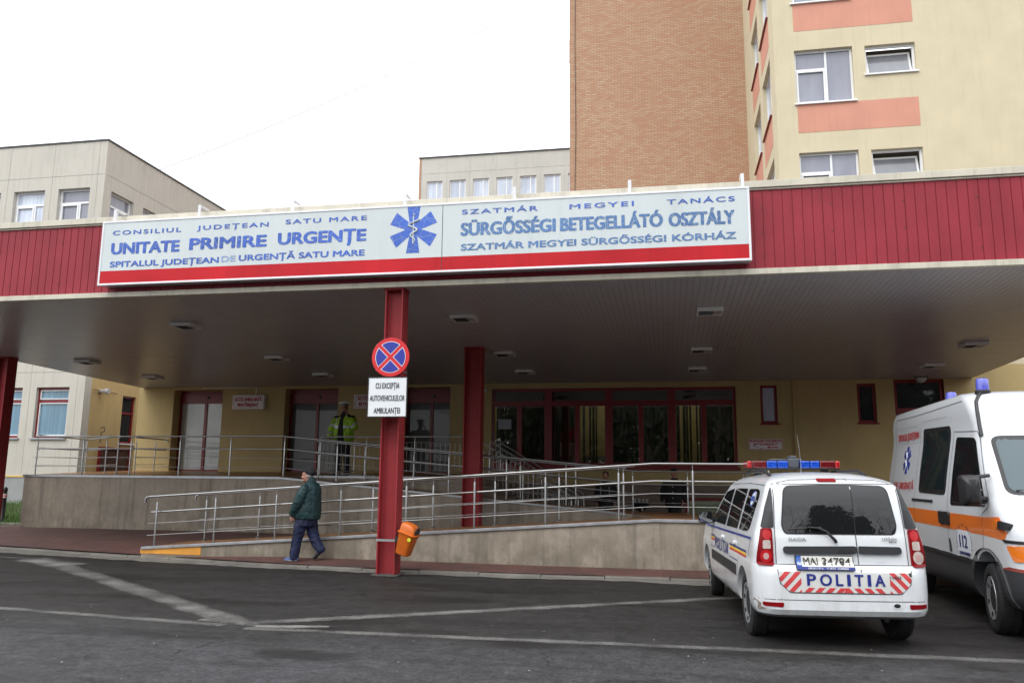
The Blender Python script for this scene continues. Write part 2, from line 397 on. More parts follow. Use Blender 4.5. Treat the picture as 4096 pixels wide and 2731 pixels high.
paver = m_bricks('red_pavers', (.13, .052, .043), (.095, .042, .035), (.06, .038, .033), .21, .105, .006, axes='xy', rough=.7, dirt=.55)
asph = m_asphalt(); paint = m_paint_line()
sky_pane_up = m_toned_pane('sky_toned_window_glass', (.21, .215, .27), (.26, .265, .32), 3); vent_glass = m_toned_pane('vent_glass', (.16, .165, .18), (.21, .215, .24), 2)  # upper panes carry the lavender-grey sky reflection in their base colour
curt_white = m_toned_pane('net_curtain_glass', (.42, .47, .58), (.6, .66, .76), 10)
curt_blue = m_toned_pane('blue_blind_glass', (.06, .16, .24), (.13, .27, .36), 9)
dark_glass = m_glass('dark_glass', (.02, .024, .026))
frost = m_toned_pane('frosted_door_glass', (.40, .43, .41), (.48, .51, .49), 1.5); shaded_door_pane = m_toned_pane('shaded_door_glass', (.07, .075, .072), (.12, .125, .12), 1.5); shaded_door_pane.node_tree.nodes['Principled BSDF'].inputs['Coat Weight'].default_value = .35  # lit and shaded copies of one door glass; dark interior painted into the second
clear = m_clear_glass('clear_glass', .06)
white_paint = pm('white_sheet', (.74, .77, .78), .35, var=.03)

# ------------------------------------------------------------------ ground
def kerb_y(x):
    pts = [(-60, 26.6), (-20, 16.6), (-13.5, 14.93), (-11.09, 14.33), (-6.64, 13.34), (-4.8, 13.12), (-2.14, 13.06), (.47, 13.12), (60, 13.2)]
    for (a, b), (c, d) in zip(pts, pts[1:]):
        if a <= x <= c: return b+(d-b)*(x-a)/(c-a)
    return pts[-1][1]
def pav_z(x, y):
    t = max(0, min(1, (y-kerb_y(x))/.9)); return .04 + t*.06 + t*.075*max(0, min(1, (-2-x)/8))
g = MB(); g.add([(-200, -200, 0), (200, -200, 0), (200, 250, 0), (-200, 250, 0)], [(0, 1, 2, 3)])
struct('road', g, asph)
xs = [-50+i*.5 for i in range(161)]
m = MB(); vs_ = []; NV = 8
for x in xs:
    k = kerb_y(x)+.14
    for j in range(NV+1):
        y = k+(max(24.6, k+1)-k)*(j/NV)**1.6; vs_.append((x, y, pav_z(x, y)))
m.add(vs_, [(i*(NV+1)+j, (i+1)*(NV+1)+j, (i+1)*(NV+1)+j+1, i*(NV+1)+j+1) for i in range(len(xs)-1) for j in range(NV)])
struct('pavement', m, paver)
m = MB(); rg = random.Random(12)
for i in range(70):                                                   # kerb stones a metre long, laid a little unevenly
    a, b = -50+i, -50+i+.985; dz, dy = rg.uniform(-.006, .006), rg.uniform(-.008, .008); vs_ = []
    for x in (a, b):
        k = kerb_y(x)+dy; vs_ += [(x, k-.012, -.02), (x, k-.008, .03+dz), (x, k+.012, .044+dz), (x, k+.143, .044+dz), (x, k+.143, -.02)]
    m.add(vs_, [(j, 5+j, 6+j, j+1) for j in range(4)]+[(0, 1, 2, 3, 4), (5, 6, 7, 8, 9)])
struct('kerb', m, conc_light)
# worn concrete gutter whose edge is ragged where the asphalt has been patched
rg = random.Random(3); m = MB(); vs_ = []
xg = [-30+i*.16 for i in range(260)]; off = .3
for i, x in enumerate(xg):
    off = max(.1, min(.52, off+rg.uniform(-.07, .07)))
    k = kerb_y(x); vs_ += [(x, k-.01, .014), (x, k-off, .004)]
m.add(vs_, [(2*i, 2*i+2, 2*i+3, 2*i+1) for i in range(len(xg)-1)])
struct('gutter', m, conc_light)
def marking(pts, wears):
    """one painted line: quad strip, UV v across; wear per point scales the paint left on it"""
    me = bpy.data.meshes.new('road_marking'); vv = []; ff = []
    for (a, b) in pts: vv += [(*a, .005), (*b, .005)]
    n = len(pts)
    ff = [(2*i, 2*i+2, 2*i+3, 2*i+1) for i in range(n-1)]
    me.from_pydata(vv, [], ff); me.materials.append(paint)
    uv = me.uv_layers.new(name='UVMap')
    for p in me.polygons:
        for li in p.loop_indices:
            vi = me.loops[li].vertex_index; uv.data[li].uv = (vi//2, vi % 2)
    at = me.attributes.new('wear', 'FLOAT', 'POINT')
    for i, w in enumerate(wears): at.data[2*i].value = w; at.data[2*i+1].value = w
    o = bpy.data.objects.new('road_marking', me); COL.objects.link(o); tag(o, kind='structure')
def line(a, b, w0, w1, wears):
    a = Vector((*a, 0)); b = Vector((*b, 0)); d = (b-a).normalized(); nrm = Vector((-d.y, d.x, 0)); n = len(wears)
    ps = []
    for i in range(n):
        t = i/(n-1); p = a.lerp(b, t); w = (w0+(w1-w0)*t)/2; ps.append(((p+nrm*w)[:2], (p-nrm*w)[:2]))
    marking(ps, wears)
line((-10.2, 12.6), (-4.55, 8.36), .5, .42, (.72, .68, .75, .76, .82, .95))          # stripe from the far bay to the corner
line((-11.5, 13.42), (-10.05, 12.62), .75, .8, (1.35, 1.35, 1.3))                         # freshly repainted stub
line((-5.0, 8.5), (-4.25, 8.28), .36, .3, (1.3, 1.4, 1.2))
line((-4.45, 8.3), (1.9, 12.25), .3, .3, (.85, .9, .95, .9, .92, .85, .8))
line((-4.25, 8.14), (-3.5, 8.32), .3, .12, (1.35, 1.3, 1.0))
line((-14, 9.35), (-4.6, 8.15), .2, .22, (.55, .6, .65, .68, .7, .7))
line((-4.3, 8.05), (9, 8.3), .2, .24, (.68, .7, .72, .7, .68, .66, .66))
line((-17.5, 14.3), (-11.4, 13.46), .14, .14, (.8, .8, .85))

# grass bank in front of the left wing
def bank_z(x, y): return .12+max(0, min(1, (y-19.7)/4.8))*.40
m = MB(); vs_ = []
gx = [-45+i*.95 for i in range(31)]
for x in gx:
    for j in range(9):
        y = 19.65+j*.68; vs_.append((x, y, bank_z(x, y)))
m.add(vs_, [(i*9+j, (i+1)*9+j, (i+1)*9+j+1, i*9+j+1) for i in range(len(gx)-1) for j in range(8)])
struct('grass_bank', m, pm('soil', (.05, .055, .02), .95, var=.3))
m = MB(); rg = random.Random(5)
for i in range(14000):
    x = rg.uniform(-26, -16.6); y = rg.uniform(18.95, 24.8) if i % 3 else rg.uniform(18.95, 21.5)
    if y < 19.75 and rg.random() > .35: continue
    z = bank_z(x, y) if y > 19.65 else .17; h = rg.uniform(.06, .2)*(1 if y > 19.7 else .5); a = rg.uniform(0, 6.28); w = rg.uniform(.006, .013)
    dx, dy = math.cos(a)*w, math.sin(a)*w; lx, ly = rg.uniform(-.06, .06), rg.uniform(-.06, .06)
    m.add([(x-dx, y-dy, z), (x+dx, y+dy, z), (x+lx, y+ly, z+h)], [(0, 1, 2)], rg.choice((0, 0, 1)))
tag(m.build('grass', [pm('grass_blade', (.05, .12, .018), .8, var=.4, vs=2), pm('grass_blade_light', (.10, .19, .035), .8, var=.3, vs=2)]), 'short green grass on the bank below the grey plinth', 'grass', kind='stuff')
m = MB(); m.box(-45, -16.62, 19.5, 19.62, 0, .22)
struct('kerb', m, conc_light, bevel=.01)

# ------------------------------------------------------------------ ramps, platform, stairs
def slab(mb, tops, mi_side=0, mi_top=1, zb=0.):
    """solid under a polygon of top points; sides go down to zb"""
    n = len(tops); vs_ = [Vector(t) for t in tops]+[Vector((t[0], t[1], zb)) for t in tops]
    mb.add(vs_, [tuple(range(n))], mi_top)
    mb.add(vs_, [(i, (i+1) % n, n+(i+1) % n, n+i) for i in range(n)], mi_side)
LX = (-9.66, -.24, 2.4)
def low_z(x): return .205+(x+9.66)*(.88-.205)/9.42 if x < -.24 else .88
def up_z(x): return max(.765, min(1.5, 1.5+(x+9.35)*(.765-1.5)/8.55))
def plat_z(y): return 1.505+.028*(y-18.8)
rt = thing('lower_ramp', 'front concrete wheelchair ramp rising to the right, behind the orange litter bin', 'ramp', (-4, 14.8, .1))
m = MB()
slab(m, [(-9.66, 14, low_z(-9.66)), (-.24, 14, .88), (-.24, 15.55, .86), (-9.66, 15.55, low_z(-9.66))])
m.build('ramp_body', [conc, tile], rt)
m = MB(); slab(m, [(-.24, 14, .88), (2.4, 14, .88), (2.4, 20.35, .755), (-.8, 20.35, .755), (-.8, 18.8, .775), (-.24, 15.55, .86)]); m.build('landing', [conc, tile], rt)
m = MB()
for a, b in ((-9.66, -.24), (-.24, 2.4)):
    m.prism([(a, 13.965, low_z(a)-.035), (a, 14.03, low_z(a)-.035), (a, 14.03, low_z(a)+.016), (a, 13.965, low_z(a)+.016)], (b-a, 0, low_z(b)-low_z(a)))
m.build('edge_trim', pm('dull_edge_steel', (.33, .33, .34), .5, metal=.5, var=.2, vs=6), rt, bevel=.006)
m = MB(); m.prism([(-9.68, 13.992, .1), (-8.45, 13.992, .1), (-8.45, 13.992, low_z(-8.45)-.04), (-9.68, 13.992, low_z(-9.68)-.035)], (0, .006, 0))
tag(m.build('painted_end', pm('yellow_paint', (.62, .27, .035), .6, var=.15, vs=4, grime=.25), rt), 'ochre yellow painted end of the ramp wall')

rt = thing('upper_ramp', 'rear concrete ramp falling to the right from the entrance platform, behind the front ramp', 'ramp', (-5, 19.6, .1))
m = MB(); slab(m, [(-9.35, 18.8, 1.5), (-.8, 18.8, .765), (-.8, 20.35, .75), (-9.35, 20.35, 1.5)]); m.build('ramp_body', [conc, tile], rt)
m = MB(); m.prism([(-9.35, 18.77, 1.465), (-9.35, 18.83, 1.465), (-9.35, 18.83, 1.512), (-9.35, 18.77, 1.512)], (8.4, 0, -.722)); m.build('edge_trim', zinc, rt)
rt = thing('entrance_platform', 'raised entrance platform with a stained concrete wall below the sliding doors', 'platform', (-12, 21, .1))
m = MB(); slab(m, [(-17.28, 24.25, plat_z(24.25)), (-17.6, 22.4, 1.6), (-16.55, 18.8, 1.505), (-9.35, 18.8, 1.505), (-9.35, 20.352, plat_z(20.35)), (-4.9, 20.352, plat_z(20.35)), (-4.9, 24.25, plat_z(24.25))]); m.build('platform_body', [conc, tile], rt)
m = MB(); m.box(-16.58, -9.35, 18.77, 18.83, 1.46, 1.515); m.box(-9.32, -4.9, 20.335, 20.38, 1.5, 1.552); m.build('edge_trim', zinc, rt)
rt = thing('stairs', 'concrete stairs going down to the right from the platform, between the baluster rails', 'stairs', (-3.6, 22.4, .1))
m = MB(); N_ = 9
for i in range(N_):
    z = 1.56-(i+1)*(1.46/N_); x = -4.9+i*(2.5/N_); m.box(x, x+2.5/N_+.002*(i < N_-1), 20.75+.001*i, 24.24, .0, z)
m.build('step_flight', [plinth_brown], rt, bevel=.008)

# ------------------------------------------------------------------ railings
BASE = MB(); BASE.lathe([(.05, 0), (.05, .008), (.03, .016), (.026, .03)], n=14)
def post_mesh(h=.8, pin=.92, r=.0165):
    m = MB(); m.lathe([(.055, -.004), (.055, .008), (.03, .02), (r, .03), (r, h), (r*.8, h+.012), (.007, h+.014), (.007, pin)], n=12); return m
def off_path(path, d):
    """polyline moved sideways by d (left of its direction) in plan"""
    out = []
    for i, p in enumerate(path):
        a = Vector(path[max(i-1, 0)]); b = Vector(path[min(i+1, len(path)-1)]); t = (b-a); t.z = 0; t.normalize(); out.append(Vector(p)+Vector((-t.y, t.x, 0))*d)
    return out
def at_x(path, x):
    for a, b in zip(path, path[1:]):
        if min(a[0], b[0])-1e-6 <= x <= max(a[0], b[0])+1e-6 and abs(b[0]-a[0]) > 1e-6:
            t = (x-a[0])/(b[0]-a[0]); return Vector(a).lerp(Vector(b), t)
    return Vector(path[-1])
def railing(name, label, floor, posts, side=-.07, hook=False, top=.925, hs=(.635, .43, .215), group='steel railings of the ramps', ends=None):
    floor = [Vector(p) for p in floor]
    rt = thing(name, label, 'railing', tuple(floor[0]), group=group)
    up = lambda path, h: [p+Vector((0, 0, h)) for p in path]
    p = up(floor, top)
    if hook:
        d = (p[0]-p[1]).normalized(); p0 = p[0]; p = [p0+d*.1+Vector((0, 0, -.11)), p0+d*.1+Vector((0, 0, -.04)), p0+d*.075+Vector((0, 0, -.01)), p0+d*.04]+p
    m = MB(); m.tube(p, .0205, 12); m.build('handrail', steel, rt, smooth=50)
    q = up(off_path(floor, side), hs[0]); m = MB(); m.tube(q, .0185, 12)
    for x in posts:
        b = x if not isinstance(x, (int, float)) else at_x(floor, x); c = at_x(off_path(floor, side), b[0]); c = Vector((c.x, c.y, c.z+hs[0]))
        if (c-b).length < 1.2: m.tube([Vector(b)+Vector((0, 0, hs[0]-.04)), c+Vector((0, 0, -.04)), c], .006, 6)
    m.build('midrail', steel, rt, smooth=50)
    for h in hs[1:]:
        m = MB(); m.tube(up(off_path(floor, -side*.32), h), .0068, 8); m.build('rail_bar', steel, rt, smooth=50)
    me = None
    for x in posts:
        b = Vector(x) if not isinstance(x, (int, float)) else at_x(floor, x)
        if me is None: me = post_mesh(top-.125, top).mesh('post', steel); shade(me, 40)
        o = bpy.data.objects.new('post', me); COL.objects.link(o); o.parent = rt; o.location = b-floor[0]
    return rt
railing('ramp_railing', 'frontmost and brightest steel railing, hooked at the left end above the yellow paint', [(-9.6, 14.06, low_z(-9.6)), (-.24, 14.06, .88), (2.3, 14.06, .88)], [-9.45, -8.25, -7.04, -5.8, -4.57, -3.33, -2.08, -.83, .4, 1.62], side=.07, hook=True)
railing('ramp_railing', 'second railing, along the inner edge of the front ramp just behind the brightest one', [(-9.4, 15.42, low_z(-9.4)), (-.75, 15.42, low_z(-.75)), (-.62, 15.6, .86)], [-9.25, -8.08, -6.9, -5.69, -4.47, -3.25, -2.02, -.82], hook=True)
up_f = [(-16.38, 18.86, 1.505), (-9.35, 18.86, 1.505), (-.95, 18.86, up_z(-.95))]
railing('platform_railing', 'long railing along the platform front edge that bends down with the rear ramp', up_f, [-16.3, -14.93, -13.55, -12.16, -10.76, -9.31, -7.92, -6.5, -5.1, -3.71, -2.31, -1.0], side=.07, top=1.0, hs=(.69, .46, .23))
railing('ramp_railing', 'railing on the far side of the rear ramp and behind the landing', [(-9.1, 20.22, 1.48), (-.8, 20.22, .765), (.05, 20.22, .757), (2.3, 20.22, .757)], [-9.0, -7.72, -6.4, -5.0, -3.62, -2.24, -.85, .45, 1.75], top=.97, hs=(.66, .44, .22))
def loose_rail(label, path, posts, top=1.03, cat='platform_railing'):
    rt = thing('platform_railing', label, 'railing', path[0], group='steel railings of the ramps'); path = [Vector(p) for p in path]
    for h, r in ((top, .023), (.7, .02), (.46, .008), (.24, .008)):
        m = MB(); q = [p+Vector((0, 0, h)) for p in path]; m.tube(q, r, 8)
        if h == top: m.lathe([(.0, -.03), (.045, -.03), (.05, .0), (.0, .02)], c=q[-1], axis='y', n=12)
        m.build({top: 'handrail', .7: 'midrail'}.get(h, 'rail_bar'), steel, rt, smooth=50)
    me = post_mesh(top-.12, top).mesh('post', steel); shade(me, 40)
    for b in posts:
        o = bpy.data.objects.new('post', me); COL.objects.link(o); o.parent = rt; o.location = Vector(b)-path[0]
loose_rail('railing turning back along the left end of the platform', [(-16.4, 18.95, 1.51), (-17.3, 22.0, 1.54), (-15.3, 20.75, 1.57)], [(-17.3, 22.0, 1.58), (-16.1, 21.3, 1.57), (-15.35, 20.8, 1.56)])
loose_rail('short railing with a round end plate against the yellow wall', [(-15.3, 21.5, 1.58), (-16.1, 24.2, 1.63)], [(-15.28, 21.5, 1.56), (-15.75, 23.1, 1.6)])
def baluster_rail(label, path, posts, n, top, group='railings with upright balusters', bot=.12):
    path = [Vector(p) for p in path]; rt = thing('baluster_railing', label, 'railing', tuple(path[0]), group=group)
    up = lambda h: [p+Vector((0, 0, h)) for p in path]
    m = MB(); m.tube(up(top), .022, 8); m.build('handrail', steel, rt, smooth=50)
    m = MB(); m.tube(up(top-.15), .011, 6); m.build('top_bar', steel, rt, smooth=50)
    m = MB(); m.tube(up(bot), .011, 6); m.build('bottom_bar', steel, rt, smooth=50)
    def pt(t):
        L = [0.]
        for a, b in zip(path, path[1:]): L.append(L[-1]+(b-a).length)
        d = t*L[-1]
        for i in range(len(path)-1):
            if d <= L[i+1]+1e-9: return path[i].lerp(path[i+1], (d-L[i])/(L[i+1]-L[i]))
        return path[-1]
    m = MB(); m.tube([(0, 0, bot), (0, 0, top-.15)], .006, 5); me = m.mesh('baluster', steel)
    for i in range(n):
        o = bpy.data.objects.new('baluster', me); COL.objects.link(o); o.parent = rt; o.location = pt((i+.5)/n)-path[0]
    me = post_mesh(top-.12, top).mesh('post', steel); shade(me, 40)
    for t in posts:
        o = bpy.data.objects.new('post', me); COL.objects.link(o); o.parent = rt; o.location = pt(t)-path[0]
zp = plat_z(20.8)
baluster_rail('level baluster railing on the platform, in front of the phoning man', [(-9.2, 20.75, zp), (-5.0, 20.75, zp)], (0, .31, .63, 1), 32, 1.03)
baluster_rail('sloping baluster railing on the near side of the stairs', [(-4.9, 20.8, 1.55), (-2.42, 20.8, .12)], (0, .5, 1), 19, .98)
baluster_rail('sloping baluster railing in the middle of the stairs', [(-4.9, 22.45, 1.57), (-2.42, 22.45, .12)], (0, .5, 1), 19, .98)
baluster_rail('sloping baluster railing on the wall side of the stairs', [(-4.9, 23.95, 1.6), (-2.42, 23.95, .12)], (0, .5, 1), 19, .98)
baluster_rail('short baluster railing running back beside the phoning man on the platform', [(-9.2, 20.9, zp), (-9.2, 23.2, zp+.05)], (.4, 1), 16, 1.03)
# ------------------------------------------------------------------ entrance canopy
ZS, YF = 4.656, 12.6
TS = math.tan(R(1.36))
def sof(y): return ZS-(y-YF)*TS
CX0, CX1, CY1 = -17.13, 8.28, 24.24
rt = thing('entrance_canopy', 'wide flat entrance canopy with red ribbed fascia, cream trims and grey slatted underside', 'canopy', (-4.4, 18, 0))
m = MB(); x = CX0-8.0*0; i = 0
pitch = .1
nsl = int((CX1-CX0)/pitch)
for i in range(nsl):
    a = CX0+i*pitch; b = a+pitch-.0045
    for (y0, y1) in ((YF+.05, 18.585), (18.6, CY1)):
        m.add([(a, y0, sof(y0)), (b, y0, sof(y0)), (b, y1, sof(y1)), (a, y1, sof(y1)), (a, y0, sof(y0)+.02), (b, y0, sof(y0)+.02), (b, y1, sof(y1)+.02), (a, y1, sof(y1)+.02)],
              [(0, 1, 2, 3), (0, 1, 5, 4), (1, 2, 6, 5), (2, 3, 7, 6), (3, 0, 4, 7)])
m.build('soffit', pm('grey_slats', (.385, .38, .395), .33, var=.07, vs=2.5, spec=.5, metal=.0), rt)
m = MB(); y0, y1 = YF+.03, CY1
m.add([(CX0, y0, sof(y0)+.02), (CX1, y0, sof(y0)+.02), (CX1, y1, sof(y1)+.02), (CX0, y1, sof(y1)+.02), (CX0, y0, 6.05), (CX1, y0, 6.05), (CX1, y1, 6.05), (CX0, y1, 6.05)],
      [(0, 1, 2, 3), (4, 5, 6, 7), (1, 2, 6, 5), (0, 3, 7, 4), (2, 3, 7, 6)])
m.build('roof_deck', dark_metal, rt)
def fascia(P, u0, u1, zb, zt):
    m = MB(); u = u0; prof = []
    while u < u1:
        b = min(u+.134, u1); prof += [(u, 0), (b, 0), (b+.002, .011), (min(b+.011, u1+.011), .011)]; u += .147
    vs_ = [P(a, zb, w) for a, w in prof]+[P(a, zt, w) for a, w in prof]; n = len(prof)
    m.add(vs_, [(i, i+1, n+i+1, n+i) for i in range(n-1)]); return m
PF = lambda u, v, w: (u, YF+.02+w, v)
fm_ = fascia(PF, CX0, CX1, ZS+.07, 6.03)
for i in range(0, 173, 7):
    for z in (4.95, 5.3, 5.72): fm_.box(CX0+i*.147+.112, CX0+i*.147+.13, YF+.012, YF+.022, z-.006, z+.006, 1)
fm_.build('fascia', [red_cladding, dark_metal], rt)
PR = lambda u, v, w: (CX1-w, u, v)
PL = lambda u, v, w: (CX0+w, u, v)
# side fascias follow the fall of the soffit
for nm, P in (('fascia', PR), ('fascia', PL)):
    m = MB(); u = YF+.03
    while u < CY1-.01:
        b = min(u+.134, CY1); pts = [(u, 0), (b, 0), (b+.002, .016), (min(b+.011, CY1), .016)]
        vs_ = [P(a, sof(a)+.05, w) for a, w in pts]+[P(a, 6.03, w) for a, w in pts]
        m.add(vs_, [(i, i+1, 5+i, 4+i) for i in range(3)]); u += .147
    m.build(nm, red_cladding, rt)
m = MB(); m.box(CX0-.03, CX1+.03, YF-.035, YF+.1, 6.035, 6.145); m.box(CX0-.03, CX1+.03, YF-.01, YF+.1, 6.005, 6.027)
m.box(CX0-.035, CX0+.05, YF+.1, CY1, 6.03, 6.14); m.box(CX1-.05, CX1+.035, YF+.1, CY1, 6.03, 6.14)
for xj in (-12.2, -8.6, -5.3, -1.9, 1.95, 5.4): m.box(xj, xj+.012, YF-.04, YF, 6.033, 6.147)
m.build('top_trim', cream, rt, bevel=.008)
m = MB(); m.box(CX0-.02, CX1+.02, YF-.03, YF+.07, ZS-.004, ZS+.085)
for s_, xx in ((0, CX0-.02), (1, CX1-.03)):
    y0, y1 = YF+.07, CY1
    m.add([(xx, y0, sof(y0)-.004), (xx+.05, y0, sof(y0)-.004), (xx+.05, y1, sof(y1)-.004), (xx, y1, sof(y1)-.004), (xx, y0, sof(y0)+.08), (xx+.05, y0, sof(y0)+.08), (xx+.05, y1, sof(y1)+.08), (xx, y1, sof(y1)+.08)],
          [(0, 1, 2, 3), (4, 5, 6, 7), (0, 1, 5, 4), (1, 2, 6, 5), (2, 3, 7, 6), (3, 0, 4, 7)])
for xj in (-10.4, -6.2, -2.3, 1.55, 5.0): m.box(xj, xj+.01, YF-.034, YF, ZS-.006, ZS+.088)
m.build('bottom_trim', cream, rt, bevel=.008)

# ceiling lights, a 0.6 m casing with a dark louvre and a blank cover
cl_white = pm('white_enamel', (.62, .62, .58), .4, var=.05)
cl_louv = pm('dark_louvre', (.03, .032, .03), .35, var=.1)
cl_cover = pm('grey_cover', (.33, .32, .30), .5, var=.06)
def ceiling_light(loc, label):
    t = thing('ceiling_light', label, 'ceiling light', loc, group='square lights set in the canopy underside')
    m = MB(); w = .235
    for b in ((-w, w, -w, -w+.035, -.075, .0), (-w, w, w-.035, w, -.075, 0), (-w, -w+.035, -w+.035, w-.035, -.074, 0), (w-.035, w, -w+.035, w-.035, -.074, 0)): m.box(*b)
    m.build('casing', cl_white, t, local=True, bevel=.006)
    m = MB()
    for i in range(12):
        y = -w+.045+i*.0345; m.obox((-.08, y, -.045), (.13, 0, 0), (0, .004, .006), (0, -.012, .018))
    m.box(-w+.036, .055, -w+.036, w-.036, -.02, -.012); m.build('louvre', cl_louv, t, local=True)
    m = MB(); m.box(.06, w-.036, -w+.036, w-.036, -.062, -.03); m.build('cover', cl_cover, t, local=True)
    return t
first = None
rows = [(14.9, 'nearest row under the canopy'), (18.9, 'middle row under the canopy'), (21.75, 'farthest row under the canopy')]
cols = [(-15.1, 'leftmost'), (-9.67, 'second from left'), (-3.79, 'just right of the red column'), (.81, 'above the police car'), (6.55, 'rightmost')]
for y, rn in rows:
    for x, cn in cols:
        if y == 14.9 and x in (-15.1, 6.55): continue
        lab = 'square ceiling light, %s, %s' % (rn, cn); loc = (x, y, sof(y))
        if first is None: first = ceiling_light(loc, lab)
        else: dup(first, loc, lab)

# columns: rolled H sections, web facing the street
def column(x0, x1, y0, dy, ztop, label, base=True):
    t = thing('canopy_column', label, 'column', ((x0+x1)/2, y0+dy/2, 0), group='red steel columns of the canopy')
    m = MB(); f = .024; tw = .016; ym = y0+dy/2
    prof = [(x0, y0), (x0+f, y0), (x0+f, ym-tw-.025), (x0+f+.025, ym-tw), (x1-f-.025, ym-tw), (x1-f, ym-tw-.025), (x1-f, y0), (x1, y0), (x1, y0+dy), (x1-f, y0+dy), (x1-f, ym+tw+.025), (x1-f-.025, ym+tw), (x0+f+.025, ym+tw), (x0+f, ym+tw+.025), (x0+f, y0+dy), (x0, y0+dy)]
    m.prism([(a, b, -.05) for a, b in prof], (0, 0, ztop+.05)); m.build('shaft', red_paint, t, bevel=.004)
    m = MB(); m.box(x0-.02, x1+.02, y0-.01, y0+dy+.01, ztop-.03, ztop-.002); m.build('cap_plate', red_paint, t)
    if base:
        m = MB(); rg = random.Random(8)
        ring = [(x0-.06+rg.uniform(-.02, .02)+(x1-x0+.12)*c, y0-.06+rg.uniform(-.03, .02)+(dy+.1)*s_) for c, s_ in ((0, 0), (.25, -.06), (.5, -.02), (.75, -.07), (1, 0), (1.03, .5), (1, 1), (.5, 1.02), (0, 1), (-.03, .5))]
        m.prism([(a, b, 0) for a, b in ring], (0, 0, .025)); m.build('asphalt_collar', pm('collar', (.06, .055, .05), .9, var=.3, vs=20), t, bevel=.01)
    return t
column(-4.58, -4.27, 12.64, .3, sof(12.7), 'front red steel column carrying the round traffic sign and the orange bin')
column(-4.57, -4.17, 18.05, .36, sof(18.1), 'dark red steel column standing between the two ramps', base=False)
column(-17.1, -16.75, 18.05, .33, sof(18.1), 'dark red steel column cut by the left picture edge')

# ------------------------------------------------------------------ signboard on the fascia
YS = 12.36
rt = thing('signboard', 'long white hospital signboard with blue lettering and red band on the canopy', 'signboard', (-4.25, YS, 4.8))
X0, X1, XM, Z0, Z1 = -9.82, 1.315, -3.54, 4.815, 5.985
m = MB(); m.box(X0+.01, X1-.01, YS+.012, YF-.005, Z0+.012, Z1-.012); m.build('box', alu, rt)
m = MB()
for a, b, c, d in ((X0, X1, Z1-.035, Z1), (X0, X1, Z0, Z0+.035), (X0, X0+.035, Z0+.035, Z1-.035), (X1-.035, X1, Z0+.035, Z1-.035)): m.box(a, b, YS-.012, YS+.03, c, d)
m.build('frame', pm('white_lacquer', (.72, .72, .74), .35, var=.05), rt, bevel=.005)
sheet = pm('sign_sheet', (.54, .59, .595), .35, var=.05, vs=.8, streak=.12)
redband = pm('sign_red', (.47, .011, .018), .4, var=.16, vs=.9, streak=.2, spec=.2)
for a, b in ((X0+.035, XM-.004), (XM+.004, X1-.035)):
    m = MB(); m.box(a, b, YS-.002, YS+.012, Z0+.26, Z1-.035); o = m.build('face_panel', sheet, rt)
    m = MB(); m.box(a, b, YS-.0025, YS+.012, Z0+.035, Z0+.26); m.build('red_band', redband, o)
m = MB(); m.box(XM-.004, XM+.004, YS-.006, YS+.01, Z0+.03, Z1-.03); m.build('joint', dark_metal, rt)
def cracked_blue(name, col, amount):
    k = NT(name); p = k.pos(); v = k.n('ShaderNodeTexVoronoi', feature='DISTANCE_TO_EDGE'); v.inputs['Scale'].default_value = 7; k.l(p, v.inputs['Vector'])
    c = k.mix(k.rng(k.noise(p, 1.2, 5), .3, .7, 0, 1), tuple(x*.85 for x in col), tuple(min(1, x*1.3) for x in col))
    c = k.mix(k.math('MULTIPLY', k.math('LESS_THAN', v.outputs['Distance'], .014), amount), c, (.4, .46, .5))
    k.l(c, k.b.inputs['Base Color']); k.b.inputs['Roughness'].default_value = .4; return k.m
blue = cracked_blue('letter_blue', (.028, .095, .42), .5); blue2 = cracked_blue('letter_blue_faded', (.065, .15, .33), .8); blue3 = cracked_blue('letter_blue_pale', (.26, .36, .56), .4)
words = [('CONSILIUL', -9.6, 5.728, -8.266, .075, .028, blue), ('JUDEȚEAN', -7.959, 5.742, -6.622, .075, .028, blue), ('SATU MARE', -6.303, 5.765, -4.853, .075, .028, blue),
    ('UNITATE', -9.595, 5.38, -8.286, .19, .044, blue), ('PRIMIRE', -8.073, 5.398, -6.649, .19, .044, blue), ('URGENȚE', -6.418, 5.415, -4.861, .19, .044, blue),
    ('SPITALUL JUDEȚEAN', -9.6, 5.142, -7.512, .096, .036, blue), ('DE', -7.457, 5.154, -7.198, .096, .03, blue3), ('URGENȚĂ SATU MARE', -7.129, 5.158, -4.87, .096, .036, blue),
    ('SZATMÁR', -3.213, 5.775, -1.964, .075, .025, blue), ('MEGYEI', -1.448, 5.77, -.441, .075, .025, blue), ('TANÁCS', .076, 5.762, 1.093, .075, .025, blue),
    ('SÜRGŐSSÉGI', -3.218, 5.42, -1.686, .2, .036, blue2), ('BETEGELLÁTÓ', -1.59, 5.42, -.007, .2, .036, blue2), ('OSZTÁLY', .104, 5.412, 1.073, .2, .036, blue2),
    ('SZATMÁR MEGYEI SÜRGŐSSÉGI KÓRHÁZ', -3.217, 5.168, 1.09, .1, .034, blue2)]
for t, xa, z, xb, h, bold, mt in words:
    m = MB(); put_text(m, t, (xa, YS-.002, z), (1, 0, 0), (0, 0, 1), w=xb-xa, h=h, bold=bold, spacing=1.25 if h < .08 else 1.0, lift=.002); m.build('lettering', mt, rt)
def star_poly(R_, w):
    """six-armed star of life outline, (x, z)"""
    pts = []
    for k in range(6):
        a = R(90-60*k); d = Vector((math.cos(a), math.sin(a))); n = Vector((d.y, -d.x))
        inner = w/math.sin(R(60))*1.0
        b = R(90-60*k+30)
        pts += [d*R_-n*w, d*R_+n*w, Vector((math.cos(b-R(60)*0), math.sin(b)))*0]
        c = a-R(30); pts[-1] = Vector((math.cos(c), math.sin(c)))*inner*1.0
    return pts
